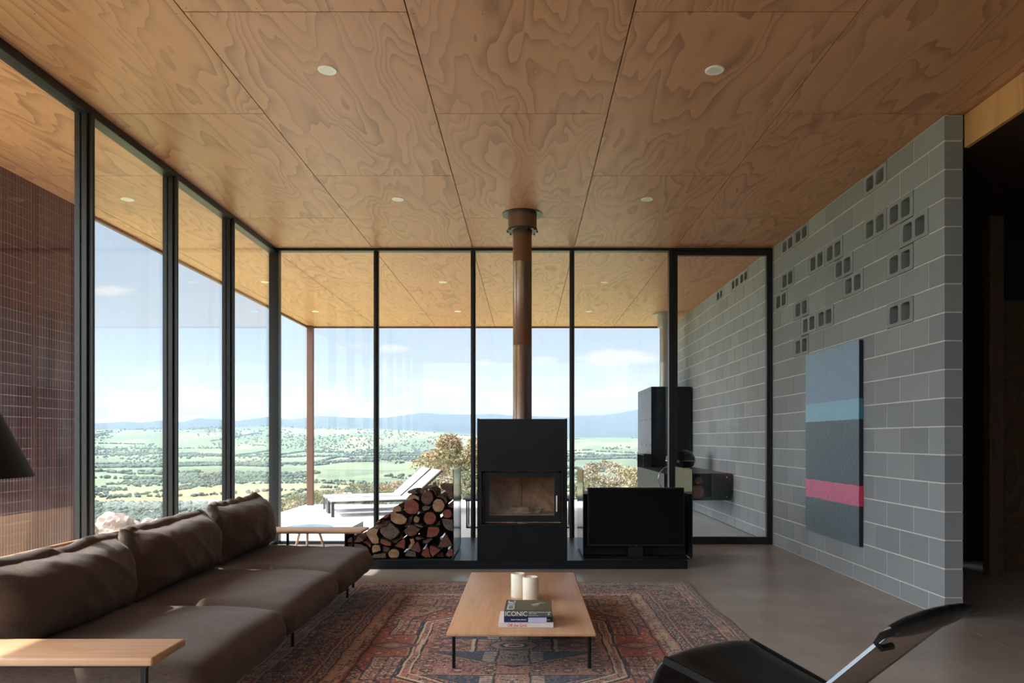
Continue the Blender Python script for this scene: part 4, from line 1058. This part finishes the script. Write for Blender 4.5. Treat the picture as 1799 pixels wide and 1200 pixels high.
# low steel bench behind the stove
e = thing('outdoor_bench', 'low dark steel and slat bench on the deck behind the stove', 'bench', (-.1, 10.8, -.08))
b_ = MB()
for k in range(4): b_.box(-.93, .72, 10.56+k*.115, 10.56+k*.115+.105, .345, .37, .003)
b_.done('seat_slats', M['dk_alu'], e)
for x in (-.88, .66):
    MB().tube([V3((x, 10.6, .34)), V3((x, 10.6, -.068)), V3((x, 10.96, -.068)), V3((x, 10.96, .34))], .012, 8).done('leg', M['frame_steel'], e)
MB().tube([V3((-.88, 10.6, -.066)), V3((.66, 10.6, -.066))], .011, 8).done('foot_rail', M['frame_steel'], e)
MB().box(-.9, .68, 10.58, 11.0, .325, .3445).done('under_frame', M['frame_steel'], e)
# outdoor fireplace
e = thing('outdoor_fireplace', 'tall dark steel outdoor fireplace cabinet against the block wall on the deck', 'outdoor fireplace', (2.56, 13.2, -.08))
M['weather_steel'] = simple('weathered_sheet_steel', lin(104,104,112), .5, .5, .35, 4, .1, 30)
b_ = MB(); b_.box(2.2, 2.895, 12.5, 13.98, .95, 2.17, .004); b_.box(2.24, 2.895, 12.54, 13.94, -.08, .95, .004); b_.done('cabinet', M['steel'], e)
b_ = MB(); b_.box(2.196, 2.1999, 12.5, 13.98, .0, 2.17, .001)
b_.done('side_sheet', M['weather_steel'], e)
b_ = MB()
for y in (12.56, 13.0, 13.5, 13.92):
    for z in (.75, 1.15, 1.6, 2.1): b_.cyl((2.19, y, z), (2.1962, y, z), .01, seg=8)
b_.done('bolt_heads', M['steel_dk'], e)
b_ = MB(); b_.box(2.05, 2.19, 12.45, 12.47, .46, .985); b_.box(2.05, 2.19, 13.1, 13.12, .46, .985); b_.box(2.05, 2.19, 12.47, 13.1, .965, .985); b_.box(2.05, 2.19, 12.47, 13.1, .46, .48); b_.box(2.175, 2.19, 12.47, 13.1, .48, .965)
b_.done('side_box', M['steel_dk'], e)
e = thing('outdoor_flue', 'pale grey flue of the outdoor fireplace meeting the soffit', 'flue', (2.52, 12.9, 2.17))
MB().lathe([(0, 2.172), (.10, 2.172), (.10, 2.62), (.103, 2.63), (.10, 2.64), (.10, 3.5), (0, 3.5)], (2.52, 12.9, 0), 32).done('pipe', M['flue_grey'], e, smooth=True)
MB().lathe([(.102, 3.25), (.135, 3.27), (.135, 3.49), (.102, 3.49)], (2.52, 12.9, 0), 32).done('collar', M['flue_grey'], e, smooth=True)
MB().lathe([(.10, 3.492), (.22, 3.492), (.22, 3.517), (.10, 3.517)], (2.52, 12.9, 0), 32).done('flange', M['flue_grey'], e)
# wall mounted wood box running to the fireplace, open at the near end
e = thing('wood_storage_box', 'long steel wood storage box fixed to the outdoor block wall, open at its near end', 'wood box', (2.4, 11.2, .38))
b_ = MB(); bx0, bx1, by0, by1, bz0, bz1 = 1.95, 2.895, 10.05, 12.44, .386, .763
b_.box(bx0, bx1, by0, by1, bz1-.012, bz1, .002); b_.box(bx0, bx1, by0, by1, bz0, bz0+.012, .002); b_.box(bx0, bx0+.012, by0, by1, bz0+.012, bz1-.012); b_.box(bx1-.012, bx1, by0, by1, bz0+.012, bz1-.012); b_.box(bx0+.012, bx1-.012, by0+.45, by0+.46, bz0+.012, bz1-.012)
b_.box(2.62, bx1-.012, by0, by0+.012, bz0+.012, bz1-.012)
b_.done('steel_box', M['steel'], e)
b_ = MB()
for z in (bz0+.05, bz1-.05): b_.cyl((2.83, by0-.004, z), (2.83, by0, z), .008, seg=8)
b_.done('bolt_heads', M['chrome'], e)
ws = [(2.22, .49, .09, 'pink faced log at the open end of the outdoor wood box'), (2.42, .50, .098, 'large brown log inside the outdoor wood box, bottom right'), (2.30, .655, .055, 'upper left log inside the outdoor wood box'), (2.44, .66, .05, 'upper right log inside the outdoor wood box'), (2.06, .48, .075, 'hidden edge log at the far left of the outdoor wood box')]
for x, z, r_, lb in ws:
    mb = MB(); mb.prism(ell(0, 0, r_, r_*.97, 0, 16), lambda p, y: (p[0], y, p[1]), 0, .4, 0, 1, 1)
    o = mb.done('firewood_log', [M['bark'], W['red' if x < 2.3 and z < .5 else 'brn']]); o.location = (x, by0+.02, z); tag(o, lb, 'firewood', 'logs in the outdoor wood box')
# kettle lid shape and hoop on the box
e = thing('kettle_grill', 'black domed kettle grill sitting on the outdoor wood box behind the door', 'barbecue', (2.45, 11.3, .763))
MB().lathe([(0, .33), (.09, .32), (.17, .28), (.22, .21), (.235, .14), (.228, .135), (.225, .125), (.20, .06), (.12, .012), (0, .006)], (2.45, 11.3, .7632), 36).done('dome', M['gloss_black'], e, smooth=True)
MB().tube([V3((2.45+.235*math.cos(a), 11.3+.235*math.sin(a), .763+.145)) for a in [k*math.tau/36 for k in range(36)]], .006, 8, closed=True).done('rim_ring', M['chrome'], e, smooth=True)
e = thing('barrel_stool', 'chrome hoop and stem object leaning by the outdoor fireplace', 'stool', (2.02, 9.85, -.08))
e.name = 'hoop_stand'; e['label'] = 'thin chrome hoop on a dark stand beside the outdoor fireplace'; e['category'] = 'stand'
MB().tube([V3((2.02+.19*math.cos(a), 9.85, .70+.18*math.sin(a))) for a in [k*math.tau/40 for k in range(40)]], .007, 8, closed=True).done('hoop', M['chrome'], e, smooth=True)
MB().cyl((2.02, 9.85, -.06), (2.02, 9.85, .522), .012).done('stem', M['steel_dk'], e); MB().lathe([(0, 0), (.14, 0), (.14, .02), (0, .02)], (2.02, 9.85, -.08), 24).done('base', M['steel_dk'], e)
for o in list(bpy.data.objects):
    if o.name == 'wood_storage_box': pass

# ================================================================== TERRAIN
def vnoise(x, y, seed=0):
    xi, yi = np.floor(x).astype(np.int64), np.floor(y).astype(np.int64); fx, fy = x-xi, y-yi
    def h(a, b): 
        n = (a*374761393+b*668265263+seed*69069) & 0xffffffff; n = ((n ^ (n >> 13))*1274126177) & 0xffffffff
        return ((n ^ (n >> 16)) & 0xffff)/65535.0
    fx = fx*fx*(3-2*fx); fy = fy*fy*(3-2*fy)
    return (h(xi, yi)*(1-fx)+h(xi+1, yi)*fx)*(1-fy)+(h(xi, yi+1)*(1-fx)+h(xi+1, yi+1)*fx)*fy
def fbm(x, y, o=5, seed=0, g=.5):
    s = 0; a = 1; n = 0
    for i in range(o): s = s+a*vnoise(x*2**i, y*2**i, seed+i); n += a; a *= g
    return s/n
PR = [0, 9, 14, 17, 22, 30, 60, 150, 400, 900, 1500, 3000, 6000, 8000, 10000, 30000]
PZ = [-.45, -.45, -.5, -1.05, -1.7, -2.7, -7, -20, -54, -105, -146, -153, -142, -80, -20, -20]
ridge = [(-4000,745),(-400,744),(172,742.7),(220,741),(250,743),(287,738),(320,741),(347,735),(393,738),(417,740),(470,733),(510,737),(560,731),(600,732.5),(653,734),(686,733),(738,726),(790,728),(835,728),(864,727),(899,730),(938,731),(996,733),(1010,730),(1055,730.5),(1094,724.6),(1121,719),(1180,716),(1400,724),(1799,730),(4000,740)]
foot = [(-4000,758),(150,757),(340,754),(470,748),(560,752),(660,755),(760,760),(840,766),(1010,770),(1100,771),(1799,770),(4000,765)]
def terr(x, y):
    r = np.hypot(x, y); yy = np.where(y > .15*r, y, .15*r); px = CX+x/yy*F
    lr = np.log(r+10); z = np.interp(lr, np.log(np.array(PR)+10.0), PZ)
    rel = fbm(x/900, y/900, 5, 3)-.5; z = z+rel*np.clip((r-700)/3000, 0, 1)*60*np.clip((9000-r)/4000, .3, 1)
    z = z+(fbm(x/9, y/9, 4, 8)-.5)*np.clip((r-15)/30, 0, 1)*1.2
    fz = H+(CY-np.interp(px, *zip(*foot)))/F*yy; k = np.clip((r-7000)/3000, 0, 1); k = k*k*(3-2*k)
    z = z*(1-k)+(fz+rel*60*np.clip((r-8000)/2000, 0, 1))*k
    rz_ = H+(CY-np.interp(px, *zip(*ridge)))/F*yy; k = np.clip((r-10800)/3700, 0, 1)
    sp = fbm(x/1500, y/1500, 5, 31); k2 = np.clip(k**(.8+.9*sp), 0, 1)
    z2 = z*(1-k2)+(rz_+(fbm(x/500, y/500, 4, 17)-.5)*34*np.clip(1-np.abs(r-14500)/2500, 0, 1))*k2
    fall = np.clip((r-15000)/9000, 0, 1); return z2*(1-fall)+(-100)*fall
ang = np.concatenate([np.arange(-180, -52, 2.0), np.arange(-52, 46, .13), np.arange(46, 180, 2.0)])
rad = np.concatenate([[3], np.geomspace(12, 900, 90), np.geomspace(920, 16500, 190), [19000, 24000]])
A_, R_ = np.meshgrid(np.radians(ang), rad, indexing='ij'); Xt, Yt = np.sin(A_)*R_, np.cos(A_)*R_; Zt = terr(Xt, Yt)
na, nr = Xt.shape; i, j = np.meshgrid(np.arange(na), np.arange(nr-1), indexing='ij'); b0 = (i*nr+j).ravel(); b1 = (((i+1) % na)*nr+j).ravel()
m, t, b = material('valley_pasture'); co = t.coord(); sx = t.sep(co)
dist = t.math('SQRT', t.math('ADD', t.math('MULTIPLY', sx[0], sx[0]), t.math('MULTIPLY', sx[1], sx[1])))
flat_ = t.mapping(co, (1, 1, 0))
vor = t.node('ShaderNodeTexVoronoi', {'Scale': 1/420.0, 'Randomness': .8}, feature='F1'); t.l.new(t.mapping(co, (1, .6, 0), rot=(0,0,.35)), vor.inputs['Vector'])
vc = t.sep(vor.outputs['Color'])
n1_ = t.noise(flat_, 1/700., 5, .6); n2_ = t.noise(flat_, 1/60., 5, .65); n3_ = t.noise(flat_, 1/6., 4, .6)
green = t.ramp(vc[0], [(0, lin(78,88,68)), (.3, lin(96,100,80)), (.55, lin(76,84,68)), (.75, lin(104,106,82)), (.9, lin(112,102,82))], 'CONSTANT')
green = t.mix(t.math('MULTIPLY', n2_, .45), green, lin(76,88,66))
tanc = t.mix(n2_, lin(138,116,90), lin(106,98,74))
dd = t.math('ADD', dist, t.math('MULTIPLY', t.math('SUBTRACT', n1_, .5), 1700))
tband = t.ramp(t.math('DIVIDE', dd, 5000), [(0, (1,)*4), (.20, (.75,)*3+(1,)), (.30, (1,)*4), (.47, (.9,)*3+(1,)), (.53, (.05,)*3+(1,)), (1, (0,0,0,1))])
c = t.mix(t.math('MULTIPLY', tband, t.math('ADD', .35, t.math('MULTIPLY', n1_, .8), clamp=True)), green, tanc)
scrub = t.ramp(t.noise(flat_, 1/240., 6, .7), [(.50, (0,0,0,1)), (.62, (1,1,1,1))]); c = t.mix(t.math('MULTIPLY', scrub, .55), c, lin(92,104,74))
near = t.ramp(t.math('DIVIDE', dist, 400), [(0, (1,)*4), (.5, (1,)*4), (1, (0,0,0,1))])
c = t.mix(near, c, t.mix(n3_, lin(150,142,96), lin(112,112,70)))
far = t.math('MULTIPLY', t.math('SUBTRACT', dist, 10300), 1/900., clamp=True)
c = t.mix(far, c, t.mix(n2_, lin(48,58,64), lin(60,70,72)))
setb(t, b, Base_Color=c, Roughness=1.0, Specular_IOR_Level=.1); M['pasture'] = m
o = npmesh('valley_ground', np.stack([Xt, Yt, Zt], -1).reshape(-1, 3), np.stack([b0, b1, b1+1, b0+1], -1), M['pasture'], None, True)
tag(o, kind='structure')

# thin daylight haze hanging in the valley
hz = bpy.data.materials.new('valley_haze'); hz.use_nodes = True; t = NT(hz.node_tree); t.n.remove(t.n['Principled BSDF'])
vs = t.node('ShaderNodeVolumeScatter', {'Color': (.62, .78, 1, 1), 'Density': HAZE_DENSITY, 'Anisotropy': .0}); t.l.new(vs.outputs[0], t.n['Material Output'].inputs['Volume'])
o = MB().box(-22000, 22000, 120, 19000, -260, 1100).done('valley_haze', hz); tag(o, 'thin blue daylight haze hanging over the far valley and mountains', 'haze', kind='stuff')

# trees scattered over the valley (uncountable)
ico_v, ico_f = None, None
tb_ = bmesh.new(); bmesh.ops.create_icosphere(tb_, subdivisions=2, radius=1); tb_.verts.index_update()
ico_v = np.array([v.co[:] for v in tb_.verts]); ico_f = np.array([[v.index for v in f.verts] for f in tb_.faces]); tb_.free()
tb_ = bmesh.new(); bmesh.ops.create_icosphere(tb_, subdivisions=1, radius=1); tb_.verts.index_update()
lo_v = np.array([v.co[:] for v in tb_.verts]); lo_f = np.array([[v.index for v in f.verts] for f in tb_.faces]); tb_.free()
r3 = np.random.default_rng(11)
def scatter(n, y0, y1, pxa, pxb, thr, sc, seed, line=None):
    yv = np.exp(r3.uniform(np.log(y0), np.log(y1), n)); px = r3.uniform(pxa, pxb, n); xv = (px-CX)/F*yv
    f_ = fbm(xv/sc, yv/sc*.55, 4, seed); keep = f_ > thr+r3.uniform(-.04, .04, n); return xv[keep], yv[keep]
px_list = []
px_list.append(scatter(9000, 230, 800, 40, 1300, .44, 60, 4)); px_list.append(scatter(30000, 700, 1700, 60, 1300, .45, 130, 5)); px_list.append(scatter(20000, 1500, 3200, 60, 1300, .54, 260, 6)); px_list.append(scatter(16000, 3000, 10500, 60, 1300, .55, 500, 7))
# hedgerows and creek lines
for k in range(70):
    y_ = np.exp(r3.uniform(np.log(1700), np.log(8000))); pxc = r3.uniform(100, 1250); xc = (pxc-CX)/F*y_; L__ = r3.uniform(150, 1100)*(y_/3000)**.5; an = r3.normal(0, .35) if k % 4 else r3.uniform(1.2, 1.9)
    n = int(L__/9); s_ = r3.uniform(-.5, .5, n)*L__; px_list.append((xc+s_*math.cos(an)+r3.normal(0, 5, n), y_+s_*math.sin(an)+r3.normal(0, 9, n)))
for yc, xa, xb in ((4300, -2700, -900), (4700, -900, 700), (3650, -2300, -1300), (5600, -3400, 900)):
    n = 900; s_ = r3.random(n); xx = xa+(xb-xa)*s_; px_list.append((xx, yc+120*np.sin(xx/260)+r3.normal(0, 28, n)))
xs = np.concatenate([p[0] for p in px_list]); ys_ = np.concatenate([p[1] for p in px_list]); rr = np.hypot(xs, ys_)
HS = [(186,869,1300,22),(232,874,1150,14),(262,866,1450,12),(398,866,1500,24),(355,858,1800,14),(205,885,1020,16),(452,862,1600,12),(300,872,1250,10),(610,846,2000,22),(640,842,2100,14),(700,838,2300,16)]
for (px, py, y, w_) in HS:
    k_ = np.hypot(xs-(px-CX)/F*y, ys_-y) > 30; xs, ys_, rr = xs[k_], ys_[k_], rr[k_]
zz_ = terr(xs, ys_)
sz = r3.uniform(2.6, 6.0, len(xs))*np.where(rr > 3000, 1.6, 1.0)*np.where(rr < 700, .6, 1.0)
def blobs(xs, ys_, zz_, sz, V0, F0):
    n = len(xs); jit = 1+r3.uniform(-.28, .28, (n, len(V0), 1)); S_ = np.stack([sz*r3.uniform(.9, 1.5, n), sz*r3.uniform(.9, 1.5, n), sz*r3.uniform(.8, 1.15, n)], -1)[:, None, :]
    V = V0[None]*jit*S_+np.stack([xs, ys_, zz_+sz*.75], -1)[:, None, :]
    Fq = F0[None]+(np.arange(n)*len(V0))[:, None, None]; return V.reshape(-1, 3), Fq.reshape(-1, 3)
def leafmat(name, c1, c2, c3=None, sc=.35, trans=0.0):
    m, t, b = material(name); co = t.coord(); n = t.noise(co, sc, 4, .65)
    r_ = t.node('ShaderNodeNewGeometry').outputs['Random Per Island']
    c = t.mix(r_, c1, c2); 
    if c3: c = t.mix(t.ramp(n, [(.45, (0,0,0,1)), (.62, (1,1,1,1))]), c, c3)
    setb(t, b, Base_Color=c, Roughness=.8, Specular_IOR_Level=.2)
    return m
M['far_leaf'] = leafmat('distant_foliage', lin(44,54,44), lin(72,78,60), lin(62,70,62), 1/90.)
nearm = rr < 1700
V, Fq = blobs(xs, ys_, zz_, sz, lo_v, lo_f)
o = npmesh('valley_trees', V, Fq, M['far_leaf'], None, False); tag(o, 'countless small gum trees scattered and in rows over the valley floor', 'trees', kind='stuff')

# farm houses
M['hroof'] = simple('pale_farm_roof', lin(214,214,212), .5); M['hwall'] = simple('farm_wall', lin(206,198,186), .8)
def zt(x, y): return float(terr(np.array([x]), np.array([y]))[0])
names = ['farmhouse low at the left edge of the valley view', 'small shed right of the leftmost farmhouse', 'little farmhouse right of the small shed in the left pane', 'long pale farm roof in the third left pane', 'distant shed above and left of the long pale roof', 'nearest farm building below the leftmost farmhouse', 'small building at the right end of the left glazing', 'tiny shed in the middle of the second left pane', 'white building cluster left end, above the sun loungers', 'white building in the middle above the sun loungers', 'white building right end above the sun loungers']
for (px, py, y, w_), nm_ in zip(HS, names):
    x = (px-CX)/F*y; z = zt(x, y); e = thing('farmhouse', 'pale '+nm_, 'farmhouse', (x, y, z), 'farm buildings in the valley')
    MB().box(x-w_/2, x+w_/2, y-5, y+5, z-2, z+3.2).done('walls', M['hwall'], e)
    MB().prism([(y-5.6, z+3.2), (y+5.6, z+3.2), (y, z+5.4)], lambda p, q: (q, p[0], p[1]), x-w_/2-.5, x+w_/2+.5).done('roof', M['hroof'], e)

# foliage: thousands of small leaf quads around clump centres
def leaves(cent, rad, n, ls, flat=.75, seed=0):
    q = np.random.default_rng(seed); K = len(cent); cent = np.array(cent); rad = np.array(rad)
    w_ = rad**2; idx = q.choice(K, n, p=w_/w_.sum()); d = q.normal(size=(n, 3)); d /= np.linalg.norm(d, axis=1)[:, None]; d[:, 2] = np.where(d[:, 2] < -.4, -d[:, 2], d[:, 2])
    rr_ = rad[idx]*q.uniform(.55, 1.08, n)**.6; P = cent[idx]+d*rr_[:, None]*np.array([1, 1, flat])
    P += (q.normal(size=(n, 3))*ls*.6)
    a = q.normal(size=(n, 3)); a /= np.linalg.norm(a, axis=1)[:, None]; c = np.cross(a, q.normal(size=(n, 3))); c /= np.linalg.norm(c, axis=1)[:, None]
    s1 = (ls*q.uniform(.6, 1.3, n))[:, None]; V = np.stack([P-a*s1, P-c*s1*.32, P+a*s1, P+c*s1*.32], 1)
    return V.reshape(-1, 3), np.arange(4*n).reshape(-1, 4)
M['bark_pale'] = simple('gum_bark', lin(150,130,112), .9, 0, .3, 10)
M['leaf_gold'] = leafmat('gum_leaf_golden', lin(116,106,78), lin(154,142,108), lin(130,106,80), .9)
M['leaf_olive'] = leafmat('gum_leaf_olive', lin(92,94,72), lin(128,124,98), lin(112,102,84), .9)
M['leaf_grey'] = leafmat('scrub_leaf_grey', lin(128,118,100), lin(168,150,130), lin(104,96,86), .9)
def tree(nm, label, px, py_top, y, wpx, hpx, leafm, n, ls, seed, cat='tree', group=None, cl=14, base=None):
    """crown spans wpx by hpx as seen in the photograph at depth y"""
    q = random.Random(seed); x = (px-CX)/F*y; s_ = y/F; zt_ = H+(CY-py_top)*s_; cw, chh = wpx*s_/2, hpx*s_/2; zc = zt_-chh
    g = zt(x, y) if base is None else base
    e = thing(nm, label, cat, (x, y, g), group); cen = []; rad_ = []
    for k in range(cl):
        a = q.uniform(0, math.tau); r_ = q.uniform(.15, .78)**.7; h_ = q.uniform(-.75, .72); sc = math.sqrt(max(.1, 1-h_*h_))
        cen.append((x+math.cos(a)*cw*r_*sc, y+math.sin(a)*cw*r_*sc, zc+h_*chh)); rad_.append(q.uniform(.24, .42)*min(cw, chh)+.05)
    V, Fq = leaves(cen, rad_, n, ls, .8, seed)
    npmesh('foliage', V-np.array([x, y, g]), Fq, leafm, None).parent = e
    tr = MB(); tr.tube([V3((x, y, g-.3)), V3((x+.06*cw, y, (g+zc)/2)), V3((x, y, zc))], [max(.05, cw*.06), max(.04, cw*.05), max(.03, cw*.03)], 8)
    for c_ in cen[:9]: tr.tube([V3((x+.03*cw, y, (g*.45+zc*.55))), V3(((x+c_[0])/2, (y+c_[1])/2, (zc*.6+c_[2]*.4)-.05)), V3(c_)], [max(.03, cw*.03), .022, .01], 6)
    tr.done('trunk', M['bark_pale'], e, smooth=True)
T = [
 ('gum_tree','golden topped gum tree rising beside the stove, crown highest of the clump',806,752,29,116,150,'leaf_gold',14000,.075,24),
 ('gum_tree','gum tree with reddish foliage left of the golden one, behind the lounger backrest',758,792,33,96,90,'leaf_gold',7000,.07,16),
 ('gum_tree','pale gum shrub low behind the firewood beside the glass side',812,818,26,90,100,'leaf_olive',8000,.06,16),
 ('gum_tree','grey olive gum bush low behind the lounger backrests',766,832,23,110,90,'leaf_grey',7000,.06,16),
 ('gum_tree','golden gum crown hidden mostly behind the stove',880,758,37,110,110,'leaf_gold',4500,.08,14),
 ('gum_tree','grey purple scrub tree above the television, left one',1050,806,36,84,70,'leaf_grey',5200,.07,14),
 ('gum_tree','grey scrub tree above the television, wider middle one',1082,822,31,110,70,'leaf_grey',4200,.065,14),
 ('gum_tree','yellow green bush against the outdoor fireplace',1118,795,21,52,96,'leaf_gold',4500,.045,14),
 ('gum_tree','olive shrub low above the left end of the television',1028,836,27,60,52,'leaf_olive',2600,.055,10),
 ('shrub','dark grey shrub beside the far left of the deck, next to the corner mullion',500,872,24,54,60,'leaf_grey',2600,.045,10),
 ('shrub','olive shrub at the deck edge left of the corner post',524,862,28,50,56,'leaf_olive',2600,.05,10),
 ('shrub','shrub directly behind the corner post',556,860,30,52,56,'leaf_olive',2400,.05,10),
 ('shrub','shrub behind the feet of the sun loungers',590,858,32,52,52,'leaf_grey',2400,.05,10),
 ('shrub','tall olive shrub above the farther lounger bed',632,846,34,60,60,'leaf_olive',3200,.055,12),
 ('shrub','reddish shrub left of the lounger backrests',672,848,36,50,50,'leaf_gold',2200,.05,10),
 ('shrub','dusky shrub behind the rear mullion near the loungers',706,842,40,52,56,'leaf_grey',2400,.06,10),
 ('shrub','low pale shrub on the slope near the left corner glazing',478,884,30,40,40,'leaf_grey',1600,.05,8),
]
for nm, lb, px, py, y, w_, h_, lm, n, ls, cl in T: tree(nm, lb, px, py, y, w_, h_, M[lm], n, ls, px*7+py, 'tree' if nm == 'gum_tree' else 'shrub', 'gum trees beyond the deck' if nm == 'gum_tree' else 'shrubs along the deck edge', cl)
# rocks below the left glazing
M['rock'] = simple('pinkish_granite', lin(128,108,98), .9, 0, .25, 2.2, .6, 9)
for k, (px, py, y, w_, h_, lb) in enumerate(((205,906,26,84,40,'large pinkish boulder low in the leftmost clear pane'), (268,914,29,56,30,'flatter pinkish boulder right of the large one'), (150,922,22,40,30,'small boulder below the large one beside the dark mullion'))):
    s_ = y/F; x = (px-CX)*s_; zt_ = H+(CY-py)*s_; rw, rh = w_*s_/2, h_*s_
    q = bmesh.new(); bmesh.ops.create_icosphere(q, subdivisions=4, radius=1)
    for v in q.verts:
        p = v.co.copy(); f1 = noise.fractal(p*1.3+V3((k*9, 0, 0)), 1, 2, 5); f2 = abs(noise.noise(p*2.4+V3((k*5, 3, 0)))); v.co = V3((p.x*rw, p.y*rw*1.1, p.z*rh))*(1+.22*f1-.25*f2)
    me = bpy.data.meshes.new('boulder'); q.to_mesh(me); q.free(); o = link('boulder', me, None, M['rock']); o.location = (x, y, zt_-rh*.85); tag(o, lb, 'rock', 'boulders on the slope')
